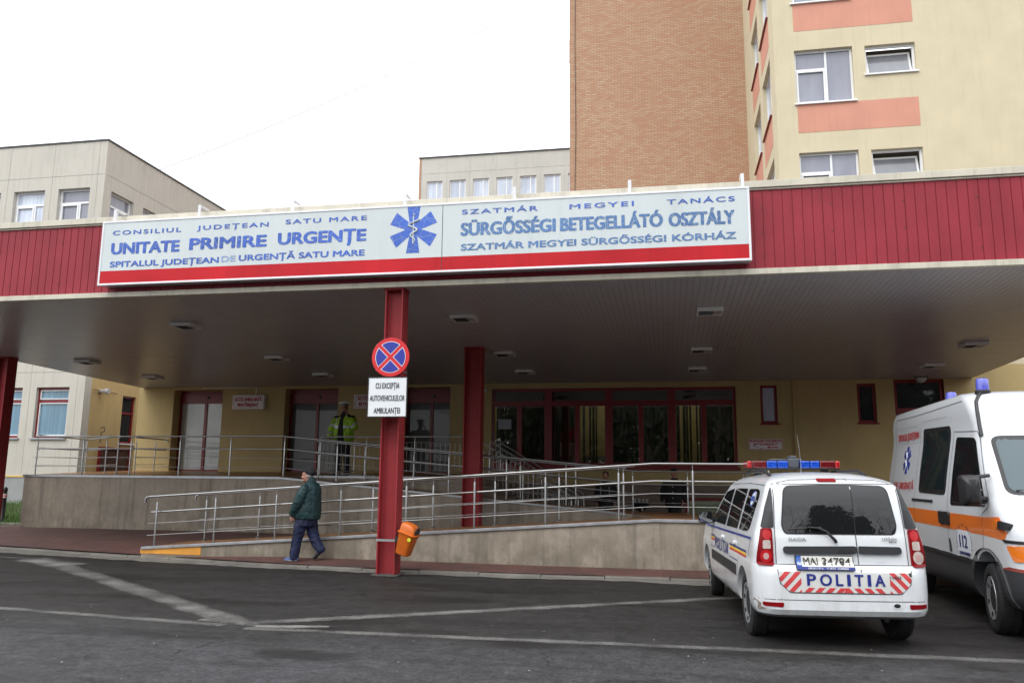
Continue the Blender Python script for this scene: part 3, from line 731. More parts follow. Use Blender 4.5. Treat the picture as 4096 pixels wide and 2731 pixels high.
def snake_mb(fn, s, lift, mi=0):
    """staff and coiled serpent, s = half height"""
    m = MB()
    pts = [fn(0, -s*.62), fn(0, s*.6)]; m.tube([Vector(p) for p in pts], s*.028, 6, mi)
    m.lathe([(0, -s*.05), (s*.05, 0), (0, s*.05)], c=Vector(fn(0, s*.64)), axis='z', n=8, mi=mi)
    q = []
    for i in range(40):
        t = i/39; z = -s*.55+t*s*.98; r = s*(.07+.17*t); q.append(Vector(fn(math.sin(t*math.pi*4.4+.5)*r, z)))
    m.tube(q, [s*(.012+.032*min(1, i/14)) for i in range(40)], 6, mi)
    return m
c0 = Vector((-4.035, YS-.0045, 5.56))
m = MB(); m.prism([c0+Vector((p.x, 0, p.y)) for p in star_poly(.4, .115)], (0, .002, 0)); em = m.build('emblem', blue, rt)
snake_mb(lambda a, b: c0+Vector((a, -.004, b)), .4, 0).build('serpent_staff', sheet, em, smooth=60)
m0 = None
for xb_ in (-9.6, -7.95, -6.2, -4.2, -2.35, -.5, 1.22):
    m = MB(); m.box(xb_-.025, xb_+.025, YS+.0, YS+.018, Z1-.02, 6.2); m.box(xb_-.025, xb_+.025, YS+.018, YF+.03, 6.18, 6.198); m.build('bracket', pm('white_lacquer', (.72, .72, .74)), rt)

# ------------------------------------------------------------------ signs and bin on the front column
rt = thing('no_stopping_sign', 'round blue no-stopping sign with a red ring and cross on the front column', 'traffic sign', (-4.378, 12.43, 3.455))
cx, cz, yy, rr = -4.378, 3.455, 12.43, .318
sred = pm('sign_red_enamel', (.58, .012, .016), .3, var=.03); sblue = pm('sign_blue_enamel', (.02, .03, .30), .3, var=.03); swhite = pm('sign_white_enamel', (.7, .72, .74), .3, var=.02)
m = MB(); m.lathe([(0, .006), (rr, .006), (rr, -.006), (0, -.006)], c=(cx, yy, cz), axis='y', n=64); m.build('disc', [sred], rt, bevel=.002)
def sector(r, half, off):
    pts = []
    for kk in range(4):
        a0 = R(90*kk); q = []
        ap = off/math.sin(R(45)); q.append((math.cos(a0)*ap, math.sin(a0)*ap))
        lim = math.acos(min(1, 0)) if False else R(45)-math.asin(off/r)
        for i in range(13):
            a = a0-lim+2*lim*i/12; q.append((math.cos(a)*r, math.sin(a)*r))
        pts.append(q)
    return pts
mw = MB(); mbl = MB()
for q in sector(.256, 0, .028): mw.prism([(cx+a, yy-.0085, cz+b) for a, b in q], (0, .002, 0))
for q in sector(.247, 0, .037): mbl.prism([(cx+a, yy-.0105, cz+b) for a, b in q], (0, .002, 0))
mw.build('white_outline', swhite, rt); mbl.build('blue_field', sblue, rt)
m = MB()
for dz in (-.2, .2): m.box(cx-.25, -4.24, yy+.006, yy+.03, cz+dz-.015, cz+dz+.015); m.box(-4.268, -4.255, yy+.03, 12.95, cz+dz-.012, cz+dz+.012)
m.build('clamp', zinc, rt)
rt = thing('plate_sign', 'white rectangular plate with three lines of black text under the round sign', 'sign', (-4.406, 12.43, 2.5))
m = MB(); m.box(-4.73, -4.082, 12.415, 12.43, 2.49, 3.125); m.build('plate', swhite, rt, bevel=.004)
m = MB()
for a, b, c, d in ((-4.74, -4.072, 3.117, 3.133), (-4.74, -4.072, 2.482, 2.498), (-4.74, -4.724, 2.498, 3.117), (-4.088, -4.072, 2.498, 3.117)): m.box(a, b, 12.41, 12.434, c, d)
m.build('border', black_p, rt)
for t, z, w in (('CU EXCEPȚIA', 2.945, .40), ('AUTOVEHICULELOR', 2.745, .585), ('AMBULANȚEI', 2.545, .44)): m = MB(); put_text(m, t, (-4.406, 12.415, z), (1, 0, 0), (0, 0, 1), w=w, h=.088, bold=.008, center=True, lift=.002); m.build('lettering', black_p, rt)
m = MB(); m.box(-4.7, -4.25, 12.431, 12.46, 2.68, 2.71); m.box(-4.268, -4.252, 12.46, 12.95, 2.68, 2.71); m.build('clamp', zinc, rt)
# ------------------------------------------------------------------ entrance building behind the canopy
YB = 24.25
P = lambda u, v, w: (u, YB+w, v)
rt = thing('entrance_building', 'ochre ground floor behind the canopy with red framed sliding doors and window band', 'building', (-4, YB, 0))
dA, dB, dC = (-16.0, -14.24, 1.66, 4.3), (-12.05, -10.24, 1.66, 4.3), (-8.1, -6.56, 1.66, 4.3)
big = (-5.25, 1.97, 1.9, 4.22); s1 = (2.65, 3.12, 3.14, 4.24); s2 = (5.28, 5.78, 3.15, 4.26); dR = (6.26, 7.56, .12, 4.36); base_w = (.45, 2.6, .3, 1.03)
holes = [dA+(.5,), dB+(.5,), dC+(.5,), big+(.16,), s1+(.16,), s2+(.16,), dR+(.2,), base_w+(.12,)]
m = MB(); wall(m, P, -17.3, 34, 1.38, 4.75, [h for h in holes if h[2] > 1 or h is holes[6]], .3)
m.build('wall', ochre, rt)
m = MB(); wall(m, P, -17.3, 34, -.05, 1.38, [h for h in holes if h[2] < 1], .15); m.build('plinth', plinth_brown, rt)
m = MB(); m.box(-17.3, 3.3, YB+.55, 32.2, 4.6, 4.75); m.box(-17.3, -5.3, YB+.56, YB+.6, 0, 4.6); m.box(-17.3, -17.25, YB+.001, 32.2, 0, 4.74); m.box(2.1, 34, YB+.56, YB+.6, 1.4, 4.6); m.box(-17.3, 34, YB+.5, YB+.54, -.05, 1.6); m.build('inner_wall', plinth_brown, rt)
def slide_door(d, hb, mull, pm_=None):
    x0, x1, z0, z1 = d; f = MB(); yd = YB+.42
    f.box(x0, x1, yd-.06, yd+.1, hb, hb+.32)                       # drive housing
    f.box(x0, x0+.07, yd-.03, yd+.06, z0, hb); f.box(x1-.06, x1, yd-.03, yd+.06, z0, hb); f.box(mull-.05, mull+.05, yd-.035, yd+.055, z0, hb); f.box(x0+.07, x1-.06, yd-.025, yd+.05, z0, z0+.06)
    f.box(x0, x1, yd, yd+.05, hb+.32, z1)
    dr = f.build('sliding_door', red_frame, rt, bevel=.006)
    for a, b in ((x0+.07, mull-.05), (mull+.05, x1-.06)):
        g = MB(); g.box(a, b, yd+.0, yd+.02, z0+.06, hb); g.build('pane', pm_ or frost, dr)
    e = MB(); e.lathe([(0, -.03), (.05, -.025), (.05, 0)], c=((x0+x1)/2+.15, yd-.06, hb+.2), axis='y', n=12); e.build('motion_sensor', black_p, dr)
slide_door(dA, 3.88, -15.05); slide_door(dB, 3.85, -11.09, shaded_door_pane); slide_door(dC, 3.84, -7.26, shaded_door_pane)
# wide window band
x0, x1, z0, z1 = big; yw = .1
U = lambda px_: x0+(px_-295)*(x1-x0)/(1990-295)
ver = [(U(702), z0, z1), (U(1128), z0, z1), (U(1560), z0, z1)]; ver2 = [(U(495), z0, 3.72), (U(908), z0, 3.72), (U(1350), z0, 3.72), (U(1774), z0, 3.72)]
f = MB()
for a, b, c, d in ((x0, x0+.08, z0, z1), (x1-.08, x1, z0, z1), (x0+.08, x1-.08, z0, z0+.1), (x0+.08, x1-.08, z1-.09, z1)): pbox(f, P, a, b, c, d, yw-.04, yw+.05)
for u, c, d in ver: pbox(f, P, u-.115, u+.115, c, d, yw-.045, yw+.06)
for u, c, d in ver2: pbox(f, P, u-.075, u+.075, c, d, yw-.042, yw+.055)
pbox(f, P, x0, x1, 3.69, 3.84, yw-.05, yw+.065)
pbox(f, P, x0-.06, x1+.06, z0-.09, z0, -.05, .12)
wf = f.build('window_band', red_frame, rt, bevel=.006)
g = MB(); pbox(g, P, x0+.04, x1-.04, z0+.05, z1-.05, yw+.005, yw+.02); g.build('pane', m_clear_glass('clear_glass_band', .07, (.82, .80, .75)), wf)
# the lit waiting room behind it
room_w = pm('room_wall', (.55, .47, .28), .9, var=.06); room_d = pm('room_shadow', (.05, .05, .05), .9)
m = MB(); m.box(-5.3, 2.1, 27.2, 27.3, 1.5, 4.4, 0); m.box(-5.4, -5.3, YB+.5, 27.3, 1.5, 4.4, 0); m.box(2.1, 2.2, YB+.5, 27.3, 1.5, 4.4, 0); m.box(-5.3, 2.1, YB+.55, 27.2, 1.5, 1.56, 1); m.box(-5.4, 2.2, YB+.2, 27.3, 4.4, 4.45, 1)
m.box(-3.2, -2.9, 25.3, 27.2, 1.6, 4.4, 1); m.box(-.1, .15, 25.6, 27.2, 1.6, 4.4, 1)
m.box(-5.25, 1.97, YB+.17, YB+.19, 3.7, 4.25, 1)
m.build('waiting_room', [room_w, room_d], rt)
rg = random.Random(4); m = MB(); u = x0+.1
while u < x1-.1:
    zone = U(925) < u < U(1115) or U(1590) < u < U(1757)
    k = rg.random()
    if (zone and k < .5) or (not zone and k < .975):
        w = rg.uniform(.05, .085) if zone else .101; a = rg.uniform(-.03, .03); mi = 0
        m.add([(u, YB+.24-a, z0+.08), (u+w, YB+.24+a, z0+.08), (u+w, YB+.24+a, 3.75), (u, YB+.24-a, 3.75)], [(0, 1, 2, 3)], mi)
    u += .095
m.build('vertical_blind', pm('blind_fabric', (.075, .075, .07), .9, var=.15), rt)
m = MB()
for a, b in ((-4.6, -3.4), (-2.5, -1.2), (.3, 1.5)): m.box(a, b, 25.7, 25.85, 4.3, 4.36)
m.build('interior_lamp', m_emit('room_lamp', (1, .93, .62), 7), rt)
m = MB(); m.box(U(950), U(1100), YB+.3, YB+.4, 1.98, 2.2); m.box(U(1160), U(1250), YB+.3, YB+.4, 1.98, 2.2); m.build('radiator', pm('radiator_white', (.5, .52, .52), .4), rt, bevel=.01)
m = MB(); m.box(U(340), U(435), YB+.086, YB+.09, 3.0, 3.3); m.build('notice_sheet', pm('paper', (.35, .36, .4), .8, var=.15, vs=15), wf)
for s_, dp in ((s1, .1), (s2, .1)):
    window(rt, P, *s_[:4], dp, red_frame, dark_glass if s_ is s2 else curt_white, t=.075, sill=.03, name='narrow_window')
fo = window(rt, P, *dR, .12, red_frame, dark_glass, ver=((6.86, .2, 3.5),), hor=((3.52, 6.3, 7.52),), t=.09, name='side_door')
m = MB(); pbox(m, P, 6.34, 7.5, 3.22, 3.46, .07, .14); pbox(m, P, 6.72, 6.98, .2, 3.2, .075, .13); m.build('door_leaf', red_frame, fo)
m = MB()
for z in (3.3, 2.9): pbox(m, P, 6.27, 6.33, z, z+.06, .05, .075)
m.build('hinge', white_pvc, fo)
window(rt, P, *base_w, .07, red_frame, m_toned_pane('green_lit_glass', (.20, .25, .12), (.30, .36, .22), 3), ver=((1.6, .35, 1.0),), t=.085, name='basement_window')
m = MB(); m.tube([(3.56, YB-.035, 1.4), (3.56, YB-.035, 4.38)], .03, 8); m.build('drainpipe', ochre, rt)
m = MB(); m.box(-13.08, -13.06, YB-.012, YB, 4.06, 4.36); m.box(-15.0, -13.06, YB-.012, YB, 4.345, 4.36); m.build('cable_duct', white_pvc, rt)

# ------------------------------------------------------------------ signs on that wall
sign_face = pm('lightbox_face', (.74, .72, .74), .4, var=.04); sred2 = pm('lettering_red', (.42, .015, .02), .45, var=.05)
def lightbox(name, label, x0, x1, z0, z1, lines, hang=True):
    t = thing(name, label, 'sign', ((x0+x1)/2, YB-.1, z0), group='red and white signs on the ochre wall')
    m = MB(); m.box(x0, x1, YB-.16, YB-.002, z0, z1); m.build('box', sign_face, t, bevel=.008)
    m = MB(); a = .045; y = YB-.163
    for q in ((x0+a+.03, x1-a-.03, z1-a-.014, z1-a), (x0+a+.03, x1-a-.03, z0+a, z0+a+.014), (x0+a, x0+a+.014, z0+a+.03, z1-a-.03), (x1-a-.014, x1-a, z0+a+.03, z1-a-.03)): m.box(q[0], q[1], y, y+.004, q[2], q[3])
    for s_, cx_, cz_ in ((180, x0+a+.03, z1-a-.03), (90, x1-a-.03, z1-a-.03), (0, x1-a-.03, z0+a+.03), (270, x0+a+.03, z0+a+.03)):
        b0 = {180: 90, 90: 0, 0: 270, 270: 180}[s_]
        o_ = [(cx_+.03*math.cos(R(b0+i*15)), y, cz_+.03*math.sin(R(b0+i*15))) for i in range(7)]; i_ = [(cx_+.016*math.cos(R(b0+i*15)), y, cz_+.016*math.sin(R(b0+i*15))) for i in range(7)]
        m.add(o_+i_, [(k, k+1, 8+k, 7+k) for k in range(6)])
    m.build('border', sred2, t)
    for tx, z, w, h in lines:
        m = MB(); put_text(m, tx, ((x0+x1)/2, y, z), (1, 0, 0), (0, 0, 1), w=w, h=h, bold=.035, center=True, lift=.003); m.build('lettering', sred2, t)
lightbox('lightbox_sign', 'white light box with red lettering between the left and middle sliding doors', -13.79, -12.7, 3.64, 4.09, [('ACCES AMBULANȚĂ', 3.9, .92, .1), ('MENTŐBEJÁRAT', 3.73, .74, .1)])
lightbox('lightbox_sign', 'white light box with red lettering beside the middle sliding doors, partly behind the plate sign', -9.65, -8.45, 3.64, 4.07, [('ACCES PACIENȚI', 3.9, .95, .1), ('BETEGBEJÁRAT', 3.73, .85, .1)])
t = thing('direction_sign', 'small white sign with red words and an arrow, above the police car', 'sign', (2.75, YB-.02, 2.4), group='red and white signs on the ochre wall')
m = MB(); m.box(2.28, 3.2, YB-.03, YB-.002, 2.4, 2.7); m.build('plate', sign_face, t, bevel=.004)
m = MB()
for q in ((2.295, 3.185, 2.68, 2.69), (2.295, 3.185, 2.41, 2.42), (2.295, 2.305, 2.42, 2.68), (3.175, 3.185, 2.42, 2.68)): m.box(q[0], q[1], YB-.034, YB-.03, q[2], q[3])
m.build('border', sred2, t)
m = MB(); put_text(m, 'INTRARE PACIENȚI', (2.74, YB-.03, 2.61), (1, 0, 0), (0, 0, 1), w=.84, h=.06, bold=.04, center=True); put_text(m, 'BETEGBEJÁRÓ', (2.74, YB-.03, 2.525), (1, 0, 0), (0, 0, 1), w=.66, h=.055, bold=.04, center=True); m.build('lettering', sred2, t)
m = MB(); y = YB-.034
for i in range(5): m.box(2.38+i*.055, 2.38+(i+1)*.055+.01, y, y+.004, 2.5-i*.014-.012, 2.5-i*.014); m.box(2.38+(i+1)*.055, 2.38+(i+1)*.055+.01, y, y+.004, 2.5-(i+1)*.014-.01, 2.5-i*.014)
m.prism([(2.76, y, 2.465), (2.86, y, 2.5), (2.86, y, 2.478), (3.08, y, 2.482), (3.08, y, 2.448), (2.86, y, 2.452), (2.86, y, 2.43)], (0, .004, 0)); m.build('pictogram', sred2, t)
t = thing('security_camera', 'small grey security camera on the wall left of the window band', 'camera', (-5.5, YB-.1, 4.18))
m = MB(); m.tube([(-5.55, YB, 4.2), (-5.55, YB-.16, 4.2), (-5.5, YB-.22, 4.17)], .02, 8); m.build('arm', zinc, t, smooth=50)
m = MB(); m.obox((-5.42, YB-.27, 4.15), (.1, -.06, -.03), (.02, .03, 0), (.01, 0, .035)); m.build('housing', cl_white, t, bevel=.01)
m = MB(); m.lathe([(0, -.01), (.025, -.01), (.025, .02), (0, .02)], c=(-5.33, YB-.325, 4.12), axis='x', n=10); m.build('lens', black_p, t)
m = MB(); m.box(-5.68, -5.56, YB-.06, YB, 3.98, 4.16); m.build('junction_box', red_frame, t)
t = thing('bulkhead_lamp', 'round glass bulkhead lamp under the canopy above the red side door', 'lamp', (7.0, 23.95, 4.36))
m = MB(); m.lathe([(.15, .03), (.15, -.02), (.13, -.08), (.08, -.13), (0, -.15)], c=(6.9, 23.95, sof(23.95)-.02), n=16); m.build('lamp_shade', frost, t, smooth=50)
m = MB(); m.lathe([(0, .0), (.17, 0), (.17, -.03), (.14, -.035)], c=(6.9, 23.95, sof(23.95)-.004), n=16); m.build('base', dark_metal, t)

# ------------------------------------------------------------------ left hospital wing
YW, XW = 21.65, -17.3
rt = thing('hospital_wing', 'beige three-storey hospital wing on the left with blue-blinded ground floor windows', 'building', (-25, YW, 0))
PW = lambda u, v, w: (u, YW+w, v)
PS = lambda u, v, w: (XW-w, u, v)
xs_ = [-18.93-i*1.63 for i in range(13)]
hol = []
for x in xs_: hol += [(x-.03, x+1.11, 2.6, 4.14), (x, x+1.14, 5.8, 7.3), (x, x+1.14, 8.95, 10.49)]
m = MB(); wall(m, PW, -45, XW, 1.43, 12.02, hol, .24)
hs_ = [(22.01+i*1.62, 23.12+i*1.62, 8.95, 10.46) for i in range(6)]
wall(m, PS, YW, 34, 5.2, 12.02, hs_, .22); wall(m, PS, YW, YW+.3, 1.43, 5.2, [], .2)
m.box(-45, XW-.001, YW+.001, 34, 11.9, 12.0)
m.build('wall', beige, rt)
low_s = (23.45, 24.12, 2.52, 4.05)
m = MB(); wall(m, PS, YW+.3, 34, -.05, 5.2, [low_s], .18); m.build('side_wall', pm('ochre_render', (.50, .36, .16), .9, var=.07, vs=1.2, bump=.3, bs=45, streak=.3), rt)
m = MB(); m.box(-45, XW+.01, YW-.04, YW+.2, -.05, 1.42); m.build('plinth', plinth_grey, rt)
m = MB(); m.tube([(-45, YW-.05, 1.445), (XW-.2, YW-.05, 1.445)], .022, 6); m.build('gas_pipe', pm('yellow_pipe', (.6, .36, .03), .5), rt)
m = MB(); m.box(-45, XW+.03, YW-.03, YW+.1, 12.02, 12.07); m.box(XW-.1, XW+.03, YW+.1, 34, 12.02, 12.07); m.build('roof_edge', dark_metal, rt)
m = MB(); m.box(-45, XW-.05, YW-.004, YW, 10.91, 10.925); m.box(XW, XW+.004, YW+.15, 34, 10.91, 10.925); m.box(-45, XW-.1, YW-.004, YW, 4.6, 4.615)
for x in xs_[:8]: m.box(x+1.36, x+1.372, YW-.004, YW, 1.45, 12)
m.build('render_joint', pm('joint_shadow', (.34, .32, .28), .95), rt)
for i, x in enumerate(xs_):
    window(rt, PW, x-.03, x+1.11, 2.6, 4.14, .14, red_frame, curt_blue, hor=((3.72, x, x+1.08),), t=.07, sill=.07, sillm=zinc, name='ground_floor_window')
    if i < 2:
        gb = MB()
        for c, d in ((2.68, 3.67), (3.78, 4.06)):
            for q in ((x+.04, x+1.04, c, c+.025), (x+.04, x+1.04, d-.025, d), (x+.04, x+.065, c+.025, d-.025), (x+1.015, x+1.04, c+.025, d-.025)): pbox(gb, PW, *q, .105, .15)
        gb.build('glazing_bead', white_pvc, rt)
    o = window(rt, PW, x, x+1.14, 8.95, 10.49, .16, white_pvc, curt_white if i % 2 else sky_pane_up, ver=((x+.72, 8.98, 10.02),), hor=((10.04, x+.03, x+1.1),), t=.06, sill=.05, sillm=zinc, name='upper_window', sashes=((x+.07, x+.69, 9.02, 10.0),))
    if i < 3: window(rt, PW, x, x+1.14, 5.8, 7.3, .16, white_pvc, sky_pane_up, ver=((x+.72, 5.85, 6.9),), hor=((6.9, x+.03, x+1.1),), t=.06, sill=.05, sillm=zinc, name='upper_window')
for a, b, c, d in hs_: window(rt, PS, a, b, c, d, .15, white_pvc, sky_pane_up, hor=((10.02, a+.03, b-.03),), ver=((a+.55, c, 10.0),), t=.06, sill=.04, sillm=zinc, name='side_window')
window(rt, PS, *low_s, .1, red_frame, dark_glass, hor=((3.5, 23.5, 24.08),), t=.06, sill=.05, sillm=white_pvc, name='side_window')
m = MB()
for i in range(24): m.box(XW, XW+.02+.012*(i % 2), 22.58+i*.0555, 22.58+i*.0555+.05, .1, 2.3)
h_ = m.build('hatch_door', pm('brown_sheet', (.09, .04, .025), .6, var=.15), rt)
m = MB()
for a, b, c, d in ((22.5, 22.57, .1, 2.38), (23.92, 23.99, .1, 2.38), (22.57, 23.92, 2.31, 2.38)): m.box(XW, XW+.06, a, b, c, d)
m.build('hatch_frame', red_frame, h_)
t = thing('flood_light', 'grey cylindrical floodlight on a rusty bar on the ochre side wall', 'lamp', (XW+.15, 22.3, 4.0))
m = MB(); m.tube([(XW+.06, 21.95, 4.1), (XW+.06, 23.1, 4.07)], .013, 6); m.build('mounting_bar', pm('rust', (.16, .05, .02), .8, var=.3), t)
m = MB(); m.lathe([(0, -.17), (.055, -.16), (.06, .02), (.085, .06), (.085, .16), (.075, .17), (0, .165)], c=(XW+.17, 22.3, 4.07), axis='x', n=14); m.build('housing', pm('grey_lamp', (.42, .41, .40), .5), t, smooth=40)
m = MB(); m.box(XW, XW+.07, 22.27, 22.33, 4.0, 4.09); m.build('bracket', dark_metal, t)
t = thing('wall_bell', 'small round bell bracket on the ochre side wall above the brown hatch', 'bracket', (XW+.05, 22.5, 2.6))
m = MB(); m.tube([(XW+.02, 22.5, 2.95), (XW+.14, 22.5, 2.98), (XW+.16, 22.5, 2.85), (XW+.05, 22.5, 2.8), (XW+.05, 22.5, 2.5)], .014, 6); m.build('pipe', dark_metal, t, smooth=50)

for o_ in ('hospital_wing', 'flood_light', 'wall_bell'):        # the wing stands back behind a narrow open yard
    o_ = bpy.data.objects[o_]; l_ = o_.location.copy(); o_.scale = (1.15,)*3; o_.location = (l_.x*1.15, l_.y*1.15, 1.55+(l_.z-1.55)*1.15)
# ------------------------------------------------------------------ towers above the canopy
XT = 3.475
rt = thing('yellow_tower', 'pale yellow hospital tower with salmon panels and white windows at the right', 'building', (14, YB, 4.7))
PT = lambda u, v, w: (u, YB+w, v)
PTL = lambda u, v, w: (XT+w, u, v)
hol = []; pans = []
FL = [14.5-3.3*i for i in range(-4, 3)]
for z in FL: hol += [(4.06, 5.74, z-1.74, z), (6.09, 7.5, z-.95, z-.03)]
m = MB(); wall(m, PT, XT, 34, 4.75, 31, hol, .24)
lh = []
for i in range(-4, 3):
    for k in range(2): lh.append((25.21+k*2.75, 27.3+k*2.75, 12.9-3.3*i, 14.85-3.3*i))
lh = [(25.25, 27.3, 12.92-3.35*i, 14.85-3.35*i) for i in range(-5, 2)]+[(28.0, 30.05, 12.8-3.35*i, 14.68-3.35*i) for i in range(-5, 2)]
wall(m, PTL, YB, 32.8, 4.75, 31, lh, .24); m.box(XT+.01, 34, YB+.01, 32.8, 30.9, 31)
m.build('wall', yellow, rt)
for z in FL: MB().box(4.08, 7.49, YB-.006, YB+.002, z-2.67, z-1.775).build('painted_panel', salmon, rt)
for a, b, c, d in lh: MB().box(XT-.006, XT+.002, a, b, c-1.0, c-.03).build('painted_panel', salmon, rt)
rg = random.Random(2)
for z in FL:
    window(rt, PT, 4.06, 5.74, z-1.74, z, .16, white_pvc, sky_pane_up, ver=((4.98, z-1.7, z-.03),), hor=((z-.6, 4.1, 4.95),), t=.06, sill=.07, sillm=white_pvc, sashes=((4.12, 4.94, z-1.68, z-.64),), name='tower_window')
    fo = window(rt, PT, 6.09, 7.5, z-.95, z-.03, .15, white_pvc, None, t=.06, sill=.06, sillm=white_pvc, name='vent_window')
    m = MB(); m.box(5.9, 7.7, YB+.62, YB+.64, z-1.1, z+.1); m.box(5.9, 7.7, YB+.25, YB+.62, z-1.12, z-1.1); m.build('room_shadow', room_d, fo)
    lo = lambda q: .15+.2*(q/.78); g = MB(); g.add([PT(u, z-.95+v, lo(v)+.02) for u, v in ((6.2, .09), (7.39, .09), (7.39, .74), (6.2, .74))], [(0, 1, 2, 3)]); g.build('pane', vent_glass, fo)
    m = MB()   # inward tilted sash
    for a, b, c, d in ((6.16, 7.43, .05, .11), (6.16, 7.43, .72, .78), (6.16, 6.22, .11, .72), (7.37, 7.43, .11, .72)):
        m.add([PT(u, z-.95+v, lo(v)+w) for w in (0, .04) for v in (c, d) for u in (a, b)], [(0, 2, 3, 1), (4, 5, 7, 6), (0, 1, 5, 4), (2, 6, 7, 3), (0, 4, 6, 2), (1, 3, 7, 5)])
    m.build('tilted_sash', white_pvc, fo)
for a, b, c, d in lh:
    fo = window(rt, PTL, a, b, c, d, .16, white_pvc, curt_white, ver=((a+(b-a)*.5, c, d),), t=.06, name='tower_window')
    m = MB(); m.box(XT-.07, XT+.16, a-.04, b+.04, c-.045, c-.005); m.build('sill', red_frame, fo)
rt = thing('brick_tower', 'tall windowless tower wall of orange facing brick with a hanging cable', 'building', (0, 32.45, 4.7))
m = MB(); m.box(-3.79, XT-.004, 32.42, 45, 4.0, 38); m.build('wall', brick, rt)
m = MB(); m.tube([(-3.49, 32.39, 38), (-3.5, 32.39, 26), (-3.55, 32.39, 20), (-3.53, 32.39, 16), (-3.6, 32.39, 12)], .012, 5); m.build('cable', black_p, rt)
m = MB(); m.box(-3.83, -3.78, 32.5, 32.7, 19.3, 20.3); m.build('downpipe_box', zinc, rt)
rt = thing('distant_block', 'distant grey panel block with a row of seven white windows behind the brick tower', 'building', (-13, 60, 0))
PD = lambda u, v, w: (u, 60+w, v)
xd = [-18.58+i*1.905 for i in range(8)]; hol = []
for x in xd: hol += [(x, x+1.31, 23.2, 24.96), (x, x+1.31, 19.9, 21.6)]
m = MB(); wall(m, PD, -19.06, -2, 5, 26.93, hol, .25); m.box(-19.06, -2, 60.26, 72, 26.6, 26.9); m.build('wall', pm('panel_concrete', (.50, .485, .44), .9, var=.06, vs=.6, streak=.25), rt)
m = MB(); m.box(-19.25, -19.065, 59.97, 72, 5, 26.93); m.build('brick_edge', brick, rt)
m = MB(); m.box(-19.3, -2, 59.9, 60.2, 26.94, 27.02); m.build('roof_edge', dark_metal, rt)
m = MB()
for x in xd: m.box(x+1.6, x+1.63, 59.985, 60, 5, 26.9)
m.box(-19.05, -2, 59.986, 60, 25.62, 25.65); m.build('panel_joint', pm('pale_joint', (.5, .49, .46), .9), rt)
for x in xd: window(rt, PD, x, x+1.31, 23.2, 24.96, .15, white_pvc, curt_white, ver=((x+.82, 23.25, 24.9),), t=.09, name='block_window')
t = thing('overhead_wire', 'thin cable crossing the white sky from the left wing towards the brick tower', 'cable', (-28, 40, 18.9))
m = MB(); a, b = Vector((-30, 40, 18.4)), Vector((-2, 40, 29.0)); m.tube([a.lerp(b, i/20)-Vector((0, 0, 1.3*(1-(2*i/20-1)**2)*.5)) for i in range(21)], .02, 4); m.build('cable', pm('wire_grey', (.10, .11, .14), .6), t)

# ------------------------------------------------------------------ bin, bollard
t = thing('litter_bin', 'dented orange plastic litter bin strapped to the front red column', 'bin', (-4.07, 12.62, .56), rz=R(-6))
bx = pm('orange_plastic', (.60, .13, .012), .38, var=.1, vs=6, grime=.35, space='O')
TL = R(17)
def tl(p):
    x, y, z = p; return (x*math.cos(TL)+z*math.sin(TL), y, -x*math.sin(TL)+z*math.cos(TL))
def rrect(w, d, r, n=5, cx=0, cy=0):
    out = []
    for k, (sx, sy) in enumerate(((1, 1), (-1, 1), (-1, -1), (1, -1))):
        for i in range(n+1):
            a = R(90*k+90*i/n); out.append((cx+sx*(w-r)+r*math.cos(a), cy+sy*(d-r)+r*math.sin(a)))
    return out
def loft(mb, rings, mi=0, cap=True):
    n = len(rings[0]); vs_ = [p for r_ in rings for p in r_]
    mb.add(vs_, [(i*n+j, i*n+(j+1) % n, (i+1)*n+(j+1) % n, (i+1)*n+j) for i in range(len(rings)-1) for j in range(n)]+([tuple(range(n))[::-1], tuple(range((len(rings)-1)*n, len(rings)*n))] if cap else []), mi)
m = MB(); loft(m, [[tl((a, b, z)) for a, b in rrect(w, d, min(.05, w*.6), 5)] for w, d, z in ((.085, .085, -.235), (.105, .105, -.225), (.115, .115, -.2), (.14, .135, .09), (.145, .14, .1), (.162, .157, .102), (.165, .16, .118), (.145, .14, .125))]); m.build('body', bx, t, local=True, smooth=40)
m = MB(); loft(m, [[tl((a, b, z)) for a, b in rrect(w, d, min(.05, w*.6), 5, c)] for w, d, z, c in ((.142, .138, .12, 0), (.138, .135, .17, -.004), (.125, .13, .225, -.018), (.1, .115, .255, -.036), (.05, .07, .268, -.055))]); m.build('hood', bx, t, local=True, smooth=40)
m = MB(); m.prism([tl((.132, b, z)) for b, z in ((-.095, .13), (-.1, .19), (-.07, .225), (0, .24), (.07, .225), (.1, .19), (.095, .13))], tl((.012, 0, 0))); m.build('opening', black_p, t, local=True)
m = MB(); m.prism([tl((a, -.146, z)) for a, z in ((.06, .02), (.115, .02), (.118, .07), (.063, .07))], (0, .004, 0)); m.build('sticker', pm('yellow_sticker', (.6, .62, .03), .5), t, local=True)
m = MB(); m.box(-.20, -.10, -.05, .05, -.02, .06); m.build('holder', black_p, t, local=True)
t.scale = (.94, .94, 1)
t = thing('steel_strap', 'grey steel strap round the front red column that holds the orange bin', 'strap', (-4.425, 12.7, .52))
m = MB(); z0, z1 = .535, .57
for a, b, c, d in ((-4.585, -4.235, 12.632, 12.638), (-4.267, -4.26, 12.638, 12.95), (-4.59, -4.583, 12.638, 12.95), (-4.583, -4.267, 12.943, 12.95)): m.box(a, b, c, d, z0, z1)
m.build('band', zinc, t)
t = thing('bollard', 'short black bollard with a red and white band on the grass at the left edge', 'bollard', (-18.45, 20.3, .2))
m = MB(); m.lathe([(.075, -.1), (.075, .03), (.062, .05), (.06, .62), (.066, .64), (.066, .78), (.05, .8), (.062, .83), (.07, .88), (.06, .93), (.03, .96), (0, .965)], n=16); m.build('shaft', black_p, t, local=True, smooth=35)
